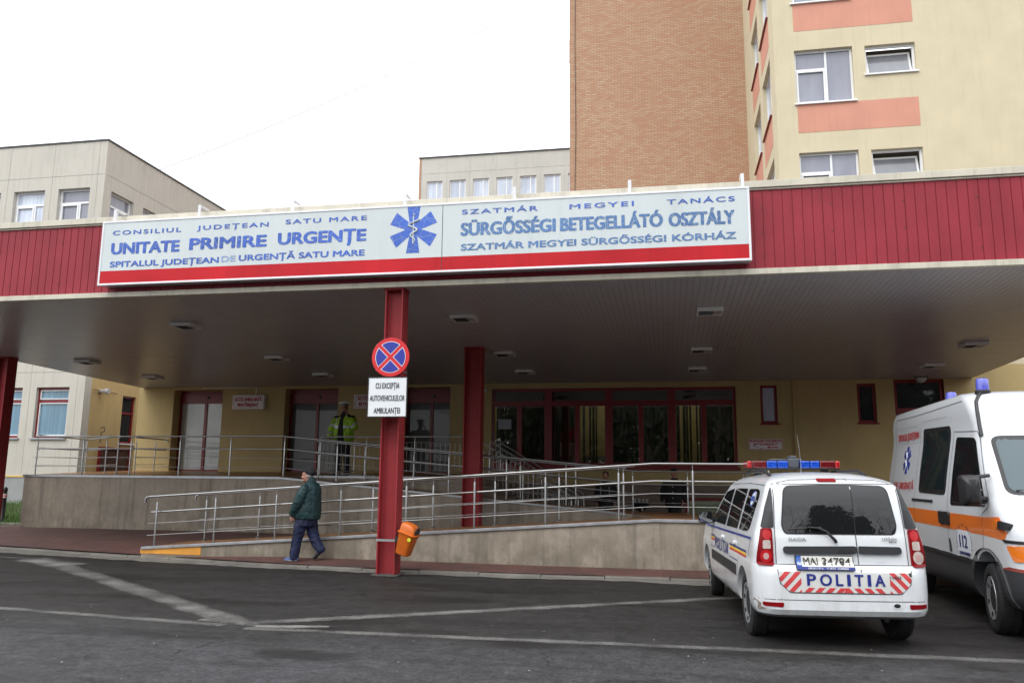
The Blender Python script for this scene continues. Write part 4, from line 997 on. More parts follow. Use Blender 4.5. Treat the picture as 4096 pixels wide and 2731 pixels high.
m = MB(); m.lathe([(.0675, .66), (.0675, .69)], n=16, mi=0); m.lathe([(.0675, .73), (.0675, .76)], n=16, mi=0); m.lathe([(.0675, .69), (.0675, .73)], n=16, mi=1); m.build('reflective_band', [swhite, sred], t, local=True)
# ------------------------------------------------------------------ vehicles: body lofted from level plan outlines, parts laid onto it
def catm(tab, z):
    """monotone interpolation through a table of rows (z, ...)"""
    if z <= tab[0][0]: return tab[0][1:]
    for a, b in zip(tab, tab[1:]):
        if a[0] <= z <= b[0]:
            t = (z-a[0])/(b[0]-a[0]); return [p+(q-p)*t for p, q in zip(a[1:], b[1:])]
    return tab[-1][1:]
def body_mesh(name, tab, zs, mats, bow_r=.0, bow_f=.0, matfn=None, arches=(), parent=None, sharp=32, smooth_iter=2):
    rings = []
    for z in zs:
        yr, yf, w, rr, rf = catm(tab, z); rr = min(rr, w*.9); rf = min(rf, w*.9); L = yf-yr
        rr = min(rr, L*.45); rf = min(rf, L*.45)
        half = []
        for i in range(7): t = i/6; half.append((t*(w-rr), yr))
        for i in range(1, 9): a = R(-90+90*i/8); half.append((w-rr+rr*math.cos(a), yr+rr+rr*math.sin(a)))
        for i in range(1, 60): t = i/60; half.append((w, yr+rr+t*(yf-rf-yr-rr)))
        for i in range(0, 9): a = R(90*i/8); half.append((w-rf+rf*math.cos(a), yf-rf+rf*math.sin(a)))
        for i in range(1, 7): t = 1-i/6; half.append((t*(w-rf), yf))
        def bow(p):
            q = 1-(p[0]/w)**2 if w > 0 else 0; t = (p[1]-yr)/L
            return (p[0], p[1]-bow_r*q*max(0, 1-t*6)+bow_f*q*max(0, 1-(1-t)*6))
        half = [bow(p) for p in half]
        ring = [(x, y, z) for x, y in half]+[(-x, y, z) for x, y in half[-2:0:-1]]
        rings.append(ring)
    m = MB(); loft(m, rings)
    me = m.mesh(name, mats)
    o = bpy.data.objects.new(name, me); COL.objects.link(o)
    cut = []
    for (y, z, r, xi, xo) in arches:
        for s in (-1, 1):
            c = MB(); c.lathe([(r, min(s*xi, s*xo)), (r, max(s*xi, s*xo))], c=(0, y, z), axis='x', n=40); co = c.build('cutter', mats[0]); cut.append(co)
            b = o.modifiers.new('cut', 'BOOLEAN'); b.operation = 'DIFFERENCE'; b.object = co; b.solver = 'EXACT'
    if cut:
        dg = bpy.context.evaluated_depsgraph_get(); nm = bpy.data.meshes.new_from_object(o.evaluated_get(dg)); o.modifiers.clear(); o.data = nm; nm.name = name
        bpy.data.meshes.remove(me); me = nm
        for c in cut: bpy.data.objects.remove(c)
        while len(me.materials) > len(mats): me.materials.pop()
    if matfn:
        for p in me.polygons: p.material_index = matfn(p.center, p.normal)
    else:
        for p in me.polygons: p.material_index = 0
    shade(me, sharp)
    if parent: o.parent = parent
    bm = bmesh.new(); bm.from_mesh(me); bvh = BVHTree.FromBMesh(bm); bm.free()
    return o, bvh
DIRS = {'rear': (Vector((0, 1, 0)), lambda a, b: Vector((a, -3, b))), 'front': (Vector((0, -1, 0)), lambda a, b: Vector((a, 8, b))),
        'left': (Vector((1, 0, 0)), lambda a, b: Vector((-4, a, b))), 'right': (Vector((-1, 0, 0)), lambda a, b: Vector((4, a, b)))}
class Skin:
    """lays flat outlines onto a vehicle body, seen from one side, as thin shells that follow its curve"""
    def __init__(s, bvh, root, rear0=-3, fx=1.): s.fx = fx; s.bvh = bvh; s.root = root; s.rear0 = rear0
    def hit(s, side, a, b, off):
        d, st = DIRS[side]; o = st(a*s.fx if side == 'rear' else a, b)
        if side == 'rear': o.y = s.rear0-3
        loc, n, i, dist = s.bvh.ray_cast(o, d)
        if loc is None:
            loc, n, i, dist = s.bvh.find_nearest(o+d*(3 if side != 'left' and side != 'right' else 3.1)); 
        if n.dot(d) > 0: n = -n
        return loc+(n*.5-d*.5).normalized()*off
    def shell(s, mb, side, poly, off=.004, thick=.012, grid=.07, mi=0):
        bm = bmesh.new(); f = bm.faces.new([bm.verts.new((a, b, 0)) for a, b in poly])
        for ax in (0, 1):
            lo = min(p[ax] for p in poly); hi = max(p[ax] for p in poly); n = int((hi-lo)/grid)
            for i in range(1, n+1):
                no = Vector((1, 0, 0)) if ax == 0 else Vector((0, 1, 0))
                bmesh.ops.bisect_plane(bm, geom=bm.verts[:]+bm.edges[:]+bm.faces[:], plane_co=no*(lo+i*(hi-lo)/(n+1)), plane_no=no)
        bm.verts.index_update(); bm.edges.index_update()
        bv = [e for e in bm.edges if len(e.link_faces) == 1]
        n = len(bm.verts); top = [s.hit(side, v.co.x, v.co.y, off) for v in bm.verts]; bot = [s.hit(side, v.co.x, v.co.y, off-thick) for v in bm.verts]
        mb.add(top+bot, [tuple(v.index for v in f.verts) for f in bm.faces]+[(e.verts[0].index, e.verts[1].index, n+e.verts[1].index, n+e.verts[0].index) for e in bv], mi)
        bm.free(); return mb
    def part(s, name, side, poly, mat, off=.004, thick=.012, grid=.07, parent=None, smooth=30):
        m = MB(); s.shell(m, side, poly, off, thick, grid); return m.build(name, mat, parent or s.root, local=True, smooth=smooth)
    def strip(s, mb, side, pts, w, off=.0025, mi=0, step=.05):
        q = []
        for (a, b), (c, d) in zip(pts, pts[1:]):
            L = math.hypot(c-a, d-b); n = max(1, int(L/step))
            for i in range(n): q.append((a+(c-a)*i/n, b+(d-b)*i/n))
        q.append(pts[-1]); vs_ = []
        for i, p in enumerate(q):
            a = q[max(0, i-1)]; b = q[min(len(q)-1, i+1)]; L = math.hypot(b[0]-a[0], b[1]-a[1]) or 1; nx, ny = -(b[1]-a[1])/L*w/2, (b[0]-a[0])/L*w/2
            vs_ += [s.hit(side, p[0]+nx, p[1]+ny, off), s.hit(side, p[0]-nx, p[1]-ny, off)]
        mb.add(vs_, [(2*i, 2*i+2, 2*i+3, 2*i+1) for i in range(len(q)-1)], mi)
    def text(s, mb, side, t, a, b, w, h, bold=.02, off=.005, sx=1, mi=0, spacing=1., center=False):
        put_text(mb, t, (0, 0, 0), (1, 0, 0), (0, 0, 1), w=w, h=h, bold=bold, spacing=spacing, center=center, mi=mi, fn=lambda x, z: s.hit(side, a+x*sx, b+z, off), fn_out=-DIRS[side][0])
def rounded(poly, r, n=4):
    out = []; N = len(poly)
    for i in range(N):
        p = Vector(poly[i]); a = Vector(poly[i-1]); b = Vector(poly[(i+1) % N]); u = (a-p); v = (b-p)
        rr = min(r if not isinstance(r, (list, tuple)) else r[i], u.length*.45, v.length*.45); pa = p+u.normalized()*rr; pb = p+v.normalized()*rr
        for k in range(n+1):
            t = k/n; q = pa*(1-t)**2+p*2*t*(1-t)+pb*t*t; out.append((q.x, q.y))
    return out
def ellipse(cx, cy, rx, ry, n=20): return [(cx+rx*math.cos(2*math.pi*i/n), cy+ry*math.sin(2*math.pi*i/n)) for i in range(n)]
def clip(poly, region):
    """convex clip (region counter-clockwise)"""
    out = list(poly)
    for i in range(len(region)):
        a, b = region[i], region[(i+1) % len(region)]; inp = out; out = []
        ins = lambda p: (b[0]-a[0])*(p[1]-a[1])-(b[1]-a[1])*(p[0]-a[0]) >= -1e-9
        for j in range(len(inp)):
            p, q = inp[j-1], inp[j]
            if ins(p) != ins(q):
                d1 = (b[0]-a[0])*(p[1]-a[1])-(b[1]-a[1])*(p[0]-a[0]); d2 = (b[0]-a[0])*(q[1]-a[1])-(b[1]-a[1])*(q[0]-a[0]); t = d1/(d1-d2); out.append((p[0]+(q[0]-p[0])*t, p[1]+(q[1]-p[1])*t))
            if ins(q): out.append(q)
        if not out: return []
    return out
car_white = NT('car_white'); _k = car_white; _p = _k.pos('O'); _k.b.inputs['Roughness'].default_value = .28; _k.b.inputs['Coat Weight'].default_value = .8; _k.b.inputs['Coat Roughness'].default_value = .04
_s = _k.n('ShaderNodeSeparateXYZ'); _k.l(_p, _s.inputs[0]); _d = _k.math('MULTIPLY', _k.rng(_s.outputs[2], .25, .75, 1, 0), _k.rng(_k.noise(_k.scaled(_p, 3, 3, 1), 3, 6, .65), .4, .7, 0, .5))
_k.l(_k.mix(_d, (.66, .68, .70), (.38, .35, .31)), _k.b.inputs['Base Color']); car_white = _k.m
seam_m = pm('panel_gap', (.06, .06, .065), .7); gl_car = m_glass('tinted_car_glass', (.010, .011, .012), .012, .6); trim_blk = pm('black_trim', (.018, .019, .022), .5, var=.1, space='O')
lens_red = pm('red_lens', (.19, .002, .005), .35, var=.15, vs=25, spec=.18, space='O'); lens_wht = pm('white_lens', (.48, .40, .36), .15, var=.2, vs=40, coat=1, space='O'); lens_org = pm('orange_lens', (.75, .18, .01), .12, var=.1, coat=1, space='O')
rubber = pm('tyre_rubber', (.012, .012, .013), .8, var=.3, vs=20, bump=.3, bs=60, space='O'); hub = pm('wheel_cover', (.36, .37, .38), .35, metal=.5, var=.1, space='O', grime=.3)
retro = pm('retro_white', (.60, .60, .58), .4, var=.03); retro_red = pm('retro_red', (.55, .05, .055), .4, var=.06); pol_blue = pm('police_blue', (.012, .022, .20), .4); pol_yel = pm('police_yellow', (.72, .52, .04), .4); pol_red = pm('police_red', (.55, .03, .03), .4)
def wheel(parent, x, y, z, r, w, side, steer=0., spokes=7, rim_r=.68):
    """tyre with tread and side wall, wheel cover with slots; side = -1 left, +1 right"""
    o = bpy.data.objects.new('wheel', None); COL.objects.link(o); o.parent = parent; o.location = (x, y, z); o.rotation_euler = (0, 0, steer); o.empty_display_size = .1
    m = MB(); h = w/2
    prof = [(r*.66, -h*.82), (r*.72, -h), (r*.9, -h*1.02), (r*.975, -h*.88), (r, -h*.66), (r, h*.66), (r*.975, h*.88), (r*.9, h*1.02), (r*.72, h), (r*.66, h*.82)]
    m.lathe(prof, axis='x', n=40)
    for k in range(4):
        a0 = -h*.62+k*h*.34
        for i in range(48):
            a = 2*math.pi*(i+.5*(k % 2))/48; c = Vector((a0+h*.1, math.cos(a)*r, math.sin(a)*r)); t = Vector((0, -math.sin(a), math.cos(a))); n = Vector((0, math.cos(a), math.sin(a)))
            m.obox(c, (h*.13, 0, 0), t*r*.045, n*.006)
    m.build('tyre', rubber, o, local=True, smooth=35)
    m = MB(); s = side; R2 = r*rim_r
    m.lathe([(0, s*h*.55), (R2*.22, s*h*.6), (R2*.3, s*h*.62), (R2*.62, s*h*.86), (R2*.86, s*h*.92), (R2*.97, s*h*.98), (R2, s*h*.8), (R2, s*h*.2)], axis='x', n=36)
    c = m.build('wheel_cover', hub, o, local=True, smooth=40)
    m = MB()
    for i in range(spokes):
        a = 2*math.pi*i/spokes+.3; ca, sa = math.cos(a), math.sin(a); t = (-sa, ca)
        pts = []
        for rr, q in ((.66, .07), (.66, -.07), (.84, -.1), (.84, .1)): pts.append((s*(h*.99 if rr > .7 else h*.95), R2*(rr*ca+q*t[0]), R2*(rr*sa+q*t[1])))
        m.prism(pts, (-s*.02, 0, 0))
    for i in range(5):
        a = 2*math.pi*i/5; m.lathe([(0, s*h*.8), (R2*.05, s*h*.8), (R2*.05, s*h*.6)], c=(0, R2*.33*math.cos(a), R2*.33*math.sin(a)), axis='x', n=8)
    m.build('slot', black_p, o, local=True)
    return o
# ------------------------------------------------------------------ police estate car
pc = thing('police_car', 'white police estate car seen from behind, with a red and blue light bar', 'car', (1.60, 8.30, .002), rz=R(4.5)); pc.scale = (.925, 1, 1); pc.rotation_euler = (0, R(-.35), R(4.5))
tabP = [(.275, .13, 4.28, .80, .2, .2), (.31, .035, 4.40, .84, .22, .3), (.36, .0, 4.44, .862, .24, .35), (.50, .0, 4.46, .872, .24, .4), (.66, .0, 4.45, .872, .24, .42), (.735, .012, 4.43, .870, .23, .42), (.762, .035, 4.42, .865, .2, .42), (.775, .068, 4.41, .860, .16, .42),
        (.90, .078, 4.30, .855, .11, .42), (.985, .085, 4.02, .846, .11, .42), (1.03, .092, 3.62, .836, .11, .42), (1.06, .098, 3.42, .826, .11, .4), (1.15, .110, 3.27, .798, .11, .3), (1.25, .125, 3.10, .765, .11, .26), (1.40, .153, 2.84, .712, .12, .22), (1.48, .178, 2.66, .680, .13, .22),
        (1.525, .215, 2.5, .648, .16, .22), (1.555, .275, 2.36, .608, .2, .22), (1.58, .385, 2.22, .552, .22, .22), (1.603, .50, 2.05, .468, .22, .2), (1.622, .68, 1.85, .35, .2, .2), (1.633, .9, 1.6, .2, .15, .15), (1.637, 1.1, 1.4, .07, .05, .05)]
zs = sorted(set([t[0] for t in tabP]+[.42, .58, .82, .86, .94, 1.01, 1.045, 1.1, 1.2, 1.3, 1.35, 1.44, 1.5, 1.54, 1.568, 1.592, 1.613, 1.628]))
body, bvh = body_mesh('body', tabP, zs, [car_white, trim_blk], bow_r=.035, bow_f=.12, arches=[(.755, .315, .365, .5, 1.2), (3.66, .315, .365, .5, 1.2)], parent=pc,
    matfn=lambda c, n: 1 if (((c.y-.755)**2+(c.z-.315)**2)**.5 < .355 or ((c.y-3.66)**2+(c.z-.315)**2)**.5 < .355 or c.z < .28 or (abs(c.x) < .56 and c.z < .66 and .39 < c.y < 4.03)) else 0)
S = Skin(bvh, pc, fx=1.075)
# tailgate: two doors split right of the middle
tg = [(-.575, 1.515), (-.60, 1.10), (-.605, .72), (-.59, .60), (-.50, .515), (.50, .515), (.59, .60), (.605, .72), (.60, 1.10), (.575, 1.515)]
m = MB(); S.strip(m, 'rear', rounded(tg+[tg[0]], .05)[0:] if False else tg+[tg[0]], .008); S.strip(m, 'rear', [(.135, 1.605), (.14, 1.2), (.155, .52)], .009); S.strip(m, 'rear', [(-.575, 1.515), (-.4, 1.553), (0, 1.562), (.4, 1.553), (.575, 1.515)], .006); m.build('tailgate_gap', seam_m, pc, local=True)
S.part('rear_window', 'rear', rounded([(-.475, 1.49), (-.525, 1.12), (-.50, 1.052), (.148-.004, 1.052), (.142-.004, 1.50)], [.07, .04, .06, .01, .01], 5), gl_car, .008, .014)
S.part('rear_window', 'rear', rounded([(.148, 1.50), (.152, 1.052), (.50, 1.052), (.525, 1.12), (.475, 1.49)], [.01, .01, .06, .04, .07], 5), gl_car, .008, .014)
m = MB()
for pl in (rounded([(-.485, 1.50), (-.537, 1.12), (-.51, 1.042), (.51, 1.042), (.537, 1.12), (.485, 1.50), (0, 1.512)], [.07, .04, .06, .06, .04, .07, .1], 5),): S.shell(m, 'rear', pl, .004, .012)
m.build('window_seal', black_p, pc, local=True, smooth=30)
S.part('brake_light', 'rear', rounded([(-.145, 1.562), (.035, 1.562), (.035, 1.533), (-.145, 1.533)], .012), lens_red, .014, .02, .03)
for pl in (rounded([(-.535, .93), (.140, .94), (.140, .872), (-.535, .866)], .03), rounded([(.158, .94), (.545, .935), (.545, .868), (.158, .872)], [.01, .03, .03, .01])): S.part('garnish', 'rear', pl, trim_blk, .03, .04, .05)
S.part('door_handle', 'rear', rounded([(-.03, .912), (.10, .912), (.11, .876), (-.04, .876)], .012), black_p, .036, .02, .03)
npl = S.part('number_plate', 'rear', rounded([(-.435, .852), (.095, .852), (.095, .722), (-.435, .722)], .01), black_p, .026, .03, .08)
pw = S.part('plate_face', 'rear', [(-.428, .845), (.088, .845), (.088, .745), (-.428, .745)], pm('plate_white', (.66, .65, .60), .4), .029, .003, .08, parent=npl)
S.part('plate_band', 'rear', [(-.428, .845), (-.383, .845), (-.383, .745), (-.428, .745)], pm('eu_blue', (.02, .10, .42), .4), .0305, .003, .08, parent=npl)
S.part('plate_frame', 'rear', [(-.43, .743), (.09, .743), (.09, .726), (-.43, .726)], pol_blue, .0285, .003, .08, parent=npl)
m = MB(); S.text(m, 'rear', 'MAI', -.366, .76, .130, .072, .004, .0335); m.build('plate_letters', black_p, npl, local=True); m = MB(); S.text(m, 'rear', '34784', -.193, .76, .256, .072, .004, .0335); m.build('plate_number', black_p, npl, local=True)
m = MB(); S.text(m, 'rear', 'RO', -.421, .757, .03, .022, .02, .034); S.text(m, 'rear', 'AGER LEASING IFN S.A.', -.335, .7305, .14, .008, .0, .033); S.text(m, 'rear', '021 409 00 00', -.165, .7305, .08, .008, 0, .033); S.text(m, 'rear', 'www.agerleasing.ro', -.07, .7305, .1, .008, 0, .033)
for i in range(12):
    a = 2*math.pi*i/12; x, z = -.405+.013*math.cos(a), .812+.013*math.sin(a); m.add([S.hit('rear', x+.003*math.cos(k*2.094+1.57), z+.003*math.sin(k*2.094+1.57), .034) for k in range(3)], [(0, 1, 2)])
m.build('plate_print', swhite, npl, local=True)
# reflective strip with red hatching
reg = [(-.60, .705), (-.60, .66), (-.575, .59), (-.52, .535), (-.47, .522), (.47, .522), (.52, .535), (.575, .59), (.60, .66), (.60, .705)]
st = S.part('reflective_strip', 'rear', reg, retro, .006, .01)
m = MB()
def hatch(poly):
    for a in (-.599, .599): pass
    q = clip(poly, reg)
    if len(q) > 2: S.shell(m, 'rear', q, .0085, .003, .08)
for i in range(6):
    c = -.74+i*.098
    for s in (1, -1):
        pl = [(s*(c), .5), (s*(c+.052), .5), (s*(c+.052+.21), .72), (s*(c+.21), .72)]
        if s < 0: pl = pl[::-1]
        L = [(-.60, .50), (-.40, .50), (-.40, .72), (-.60, .72)] if s > 0 else [(.40, .50), (.60, .50), (.60, .72), (.40, .72)]
        pl = clip(pl, L)
        if len(pl) > 2: hatch(pl)
for s in (1, -1):
    for i in range(4):
        c = s*(-.375+i*.095+(0 if s > 0 else .02)); pl = [(c, .524), (c+.055*s, .524), (c+.095*s, .565), (c+.04*s, .565)]
        hatch(pl if s > 0 else pl[::-1])
hatch([(-.025, .524), (.045, .524), (.01, .56)])
m.build('hatching', retro_red, st, local=True)
m = MB(); x = -.345
for ch, w in (('P', .075), ('O', .1), ('L', .06), ('I', .024), ('T', .075), ('I', .024), ('A', .085)):
    S.text(m, 'rear', ch, x, .588, w, .098, .02, .0095); x += w+.0425
m.build('lettering', pol_blue, st, local=True)
chrome = pm('chrome', (.5, .5, .5), .15, metal=1)
m = MB(); S.text(m, 'rear', 'DACIA', -.475, .985, .155, .026, .02, .009); S.text(m, 'rear', 'LOGAN', .385, .995, .13, .024, .02, .009); S.text(m, 'rear', 'MCV', .445, .975, .07, .012, .03, .009); S.text(m, 'rear', '1.5 DCI', .40, .655, .1, .022, .03, .013); m.build('badge', chrome, pc, local=True)
m = MB(); S.text(m, 'rear', 'Dacia Service Fleet', .31, .79, .09, .009, 0, .006); m.build('small_print', pm('grey_print', (.3, .32, .36), .5), pc, local=True)
# wiper
def onr(x, z, off): return S.hit('rear', x, z, off)
m = MB(); m.tube([onr(-.045, .975, .02), onr(-.06, .995, .035), onr(-.13, 1.07, .04), onr(-.2, 1.1, .04), onr(-.3, 1.108, .035)], [.017, .016, .011, .009, .006], 8); m.tube([onr(-.17, 1.105, .02), onr(-.3, 1.1, .02), onr(-.47, 1.085, .02)], .007, 6); m.build('rear_wiper', black_p, pc, local=True, smooth=50)
# lamps, pillars
for s in (-1, 1):
    f = lambda pl: [(s*a, b) for a, b in (pl if s > 0 else pl[::-1])]
    S.part('pillar_trim', 'rear', rounded(f([(.592, 1.49), (.608, 1.10), (.725, 1.10), (.672, 1.28), (.612, 1.45)]), .02), trim_blk, .012, .016, .02)
    tl_ = S.part('tail_light', 'rear', rounded(f([(.625, 1.095), (.63, .752), (.775, .752), (.762, .90), (.722, 1.095)]), .025), lens_red, .02, .03, .03)
    S.part('round_lens', 'rear', ellipse(s*.675, 1.035, .036, .048), pm('red_lens_light', (.42, .012, .016), .2, spec=.3, space='O'), .025, .01, .03, parent=tl_)
    S.part('indicator_lens', 'rear', rounded(f([(.65, .985), (.65, .905), (.72, .905), (.715, .985)]), .015), lens_wht, .024, .01, .03, parent=tl_)
    S.part('reversing_lens' if s > 0 else 'fog_lens', 'rear', ellipse(s*.695, .838, .048, .06), lens_wht if s > 0 else pm('red_lens_light', (.55, .03, .03), .1), .026, .01, .03, parent=tl_)
    S.part('lens_ring', 'rear', ellipse(s*.695, .838, .024, .03), pm('clear_lens', (.5, .30, .28), .2, coat=.5), .029, .006, .03, parent=tl_)
    S.part('bumper_reflector', 'rear', rounded(f([(.565, .425), (.57, .382), (.74, .385), (.745, .42)]), .012), lens_red, .006, .012, .04)
    # side glass and door details, the same on both sides
    sd = 'left' if s < 0 else 'right'
    for nm, pl, rr in (('quarter_window', [(.40, 1.425), (.47, 1.06), (.62, 1.035), (1.05, 1.03), (1.03, 1.455), (.55, 1.46)], [.06, .06, .08, .02, .02, .08]), ('rear_side_window', [(1.17, 1.03), (1.92, 1.02), (1.92, 1.45), (1.15, 1.458)], .03), ('front_side_window', [(2.03, 1.02), (3.10, 1.02), (3.02, 1.06), (2.55, 1.40), (2.03, 1.45)], .04)):
        seal = S.part(nm, sd, rounded(pl, rr, 4), gl_car, .006, .012, .06)
    m = MB()
    for ln in ([(1.1, 1.5), (1.12, 1.0), (1.0, .75), (1.08, .62), (1.1, .34)], [(1.975, 1.5), (1.985, 1.0), (1.98, .3)], [(3.2, 1.02), (3.14, .9), (3.1, .33)], [(1.1, .30), (3.1, .30)], [(.35, 1.5), (1.2, 1.515), (2.3, 1.50)]): S.strip(m, sd, ln, .007)
    m.build('door_gap', seam_m, pc, local=True)
    for y in (1.22, 2.12): S.part('door_handle', sd, rounded([(y, .895), (y+.16, .895), (y+.16, .855), (y, .855)], .015), car_white, .028, .03, .04)
    for a, b in ((1.16, 1.96), (2.0, 3.06)): S.part('side_moulding', sd, rounded([(a, .655), (b, .655), (b, .545), (a, .545)], .015), trim_blk, .014, .018, .08)
    m = MB()
    S.strip(m, sd, [(.30, .985), (1.5, .968), (3.3, .945), (3.7, .94)], .022, .004, 0); S.strip(m, sd, [(.33, .975), (.42, .80)], .012, .004, 0)
    for k, mi in ((0, 0), (1, 1), (2, 2)):
        z = .835-.024*k
        S.strip(m, sd, [(.55, z), (1.62, z)], .024, .0045, mi); S.strip(m, sd, [(2.86, z), (3.2, z)], .024, .0045, mi)
    S.strip(m, sd, [(1.05, .70), (1.62, .70)], .01, .004, 0); S.strip(m, sd, [(2.86, .70), (3.2, .70)], .01, .004, 0)
    m.build('stripe', [pol_blue, pol_yel, pol_red], pc, local=True)
    m = MB()
    if s < 0: S.text(m, sd, 'POLITIA', 2.78, .705, 1.08, .13, .010, .0055, sx=-1, spacing=1.25)
    else: S.text(m, sd, 'POLITIA', 1.7, .705, 1.08, .13, .02, .0055, sx=1, spacing=1.25)
    m.build('side_lettering', pol_blue, pc, local=True)
    # mirror
    m = MB(); m.tube([(s*.80, 3.02, 1.03), (s*.88, 2.99, 1.04)], [.035, .03], 8)
    loft(m, [[(s*(.97+a), y, 1.07+b) for a, b in rounded([(-.11*k, -.085*k), (.10*k, -.075*k), (.105*k, .06*k), (.02*k, .085*k), (-.105*k, .075*k)], .05*k, 4)] for y, k in ((2.93, .96), (2.95, 1.0), (3.02, .9), (3.07, .55), (3.09, .2))])
    mo = m.build('mirror', black_p, pc, local=True, smooth=40)
    m = MB(); m.add([(s*(.97+a), 2.926, 1.07+b) for a, b in rounded([(-.095, -.07), (.085, -.06), (.09, .048), (.015, .07), (-.09, .062)], .04, 4)], [tuple(range(25))]); m.build('mirror_glass', m_glass('mirror_glass', (.5, .5, .5), .03), mo, local=True)
    bpy.data.materials['mirror_glass'].node_tree.nodes['Principled BSDF'].inputs['Metallic'].default_value = 1
    wheel(pc, s*.745, .755, .31, .312, .185, s, spokes=7, rim_r=.66); wheel(pc, s*.745, 3.66, .31, .312, .185, s, steer=R(-4), spokes=7, rim_r=.66)
    S.part('headlight', 'front', rounded([(s*.45, .84), (s*.8, .86), (s*.82, .70), (s*.48, .68)][::s], .04), lens_wht, .006, .01, .05)
    m = MB(); m.tube([(s*.52, .75, 1.60), (s*.525, 1.0, 1.645), (s*.525, 2.0, 1.645), (s*.50, 2.25, 1.60)], .018, 8); m.build('roof_rail', trim_blk, pc, local=True, smooth=50)
# round fleet number sticker on the quarter window
stk = S.part('number_sticker', 'left', ellipse(.66, 1.36, .10, .075, 24), swhite, .011, .004, .05)
m = MB(); S.text(m, 'left', 'SM-128', .735, 1.335, .15, .05, .03, .0135, sx=-1); q = ellipse(.66, 1.36, .095, .071, 24); S.strip(m, 'left', q+[q[0]], .012, .013); m.build('sticker_print', pm('sticker_blue', (.06, .13, .45), .4), stk, local=True)
S.part('tow_eye_cover', 'rear', ellipse(.455, .413, .042, .03), car_white, .004, .01, .03); S.part('tow_hole', 'rear', ellipse(.452, .413, .03, .018), black_p, .0055, .01, .03)
m = MB(); S.strip(m, 'rear', [(-.83, .445), (-.55, .45), (.55, .45), (.83, .445)], .006); S.strip(m, 'rear', [(-.84, .768), (.84, .768)], .007); m.build('bumper_gap', seam_m, pc, local=True)
S.part('scuff', 'rear', [(-.80, .44), (-.755, .405), (-.76, .375), (-.715, .36), (-.77, .345), (-.81, .37)], pm('scuff_brown', (.22, .17, .13), .8, var=.4, vs=60), .0045, .008, .04)
S.part('windscreen', 'front', rounded([(-.70, 1.09), (.70, 1.09), (.60, 1.45), (-.60, 1.45)], .06), gl_car, .006, .012, .06)
S.part('grille', 'front', rounded([(-.4, .78), (.4, .78), (.38, .66), (-.38, .66)], .03), black_p, .006, .012, .06)
S.part('door_mark', 'rear', [(.575, .705), (.60, .705), (.60, .675), (.585, .672)], black_p, .012, .01, .05)
# light bar
lb = thing('light_bar', 'red and blue', None); lb.parent = pc; lb.location = (0, 0, 0)
for kk in ('label',): del lb[kk]
YL = 1.95
m = MB(); m.box(-.57, .57, YL-.14, YL+.14, 1.672, 1.69); m.box(-.45, -.38, YL-.06, YL+.06, 1.60, 1.674); m.box(.38, .45, YL-.06, YL+.06, 1.60, 1.674); m.build('mount', black_p, lb, local=True, bevel=.006)
lr = pm('beacon_red', (.42, .01, .012), .15, var=.35, vs=30, coat=1, space='O'); lbm = pm('beacon_blue', (.01, .07, .45), .15, var=.35, vs=30, coat=1, space='O'); lbd = pm('beacon_red_dark', (.13, .006, .01), .15, var=.3, vs=30, coat=1, space='O')
for a, b, mt in ((-.57, -.515, lr), (-.51, -.335, lbd), (-.33, -.205, lbm), (-.195, -.065, lbm), (.085, .2, lbm), (.21, .32, lbm), (.325, .51, lbd), (.515, .57, lr)):
    m = MB(); m.box(a, b, YL-.15, YL+.15, 1.688, 1.772); o = m.build('beacon_lens', mt, lb, local=True, bevel=.012)
    m = MB()
    for i in range(4): m.box(a+.012, b-.012, YL-.154, YL-.15, 1.70+i*.016, 1.707+i*.016)
    m.build('lens_rib', mt, o, local=True)
m = MB(); m.box(-.06, .08, YL-.12, YL+.12, 1.69, 1.80); m.box(-.02, .06, YL-.08, YL+.1, 1.79, 1.835); m.box(-.25, .16, YL+.02, YL+.16, 1.775, 1.80); m.build('siren_box', pm('grey_box', (.06, .065, .075), .5), lb, local=True, bevel=.012)
m = MB(); m.tube([(.065, 1.72, 1.61), (.065, 1.70, 1.75), (.05, 1.68, 1.9), (.02, 1.64, 2.07)], [.007, .0035, .003, .002], 6); m.lathe([(.02, 0), (.018, .03), (0, .04)], c=(.065, 1.72, 1.615), n=10); m.build('antenna', steel, pc, local=True)
m = MB(); m.box(-.6, .6, .6, 3.9, .2, .3); m.tube([(.42, .1, .27), (.42, .9, .25)], .025, 8); m.build('underbody', black_p, pc, local=True)

# ------------------------------------------------------------------ ambulance van
am = thing('ambulance', 'white high-roof ambulance van with an orange stripe, right of the police car', 'ambulance', (4.28, 9.62, 0), rz=R(178))
tabA = [(.30, -4.60, .72, .86, .1, .3), (.36, -4.66, .90, .93, .1, .4), (.44, -4.69, .97, .965, .1, .42), (.60, -4.70, 1.0, .975, .1, .42), (.70, -4.70, .995, .978, .1, .42), (.705, -4.70, .985, .972, .1, .42), (.95, -4.70, .965, .976, .1, .42), (1.08, -4.70, .925, .974, .1, .42),
        (1.16, -4.70, .82, .972, .1, .4), (1.25, -4.70, .66, .966, .1, .38), (1.34, -4.70, .50, .956, .1, .36), (1.42, -4.70, .37, .944, .1, .34), (1.46, -4.70, .31, .938, .1, .32), (1.66, -4.695, .10, .908, .1, .3), (1.85, -4.69, -.10, .874, .1, .28), (2.03, -4.685, -.29, .842, .1, .26), (2.08, -4.68, -.31, .832, .1, .26), (2.20, -4.675, -.38, .822, .1, .26), (2.36, -4.67, -.52, .822, .1, .28), (2.46, -4.66, -.66, .808, .12, .3), (2.52, -4.64, -.80, .785, .14, .3), (2.56, -4.60, -.98, .745, .16, .3), (2.59, -4.5, -1.3, .63, .2, .3), (2.605, -4.2, -1.7, .3, .2, .2), (2.61, -3.9, -2.1, .1, .08, .08)]
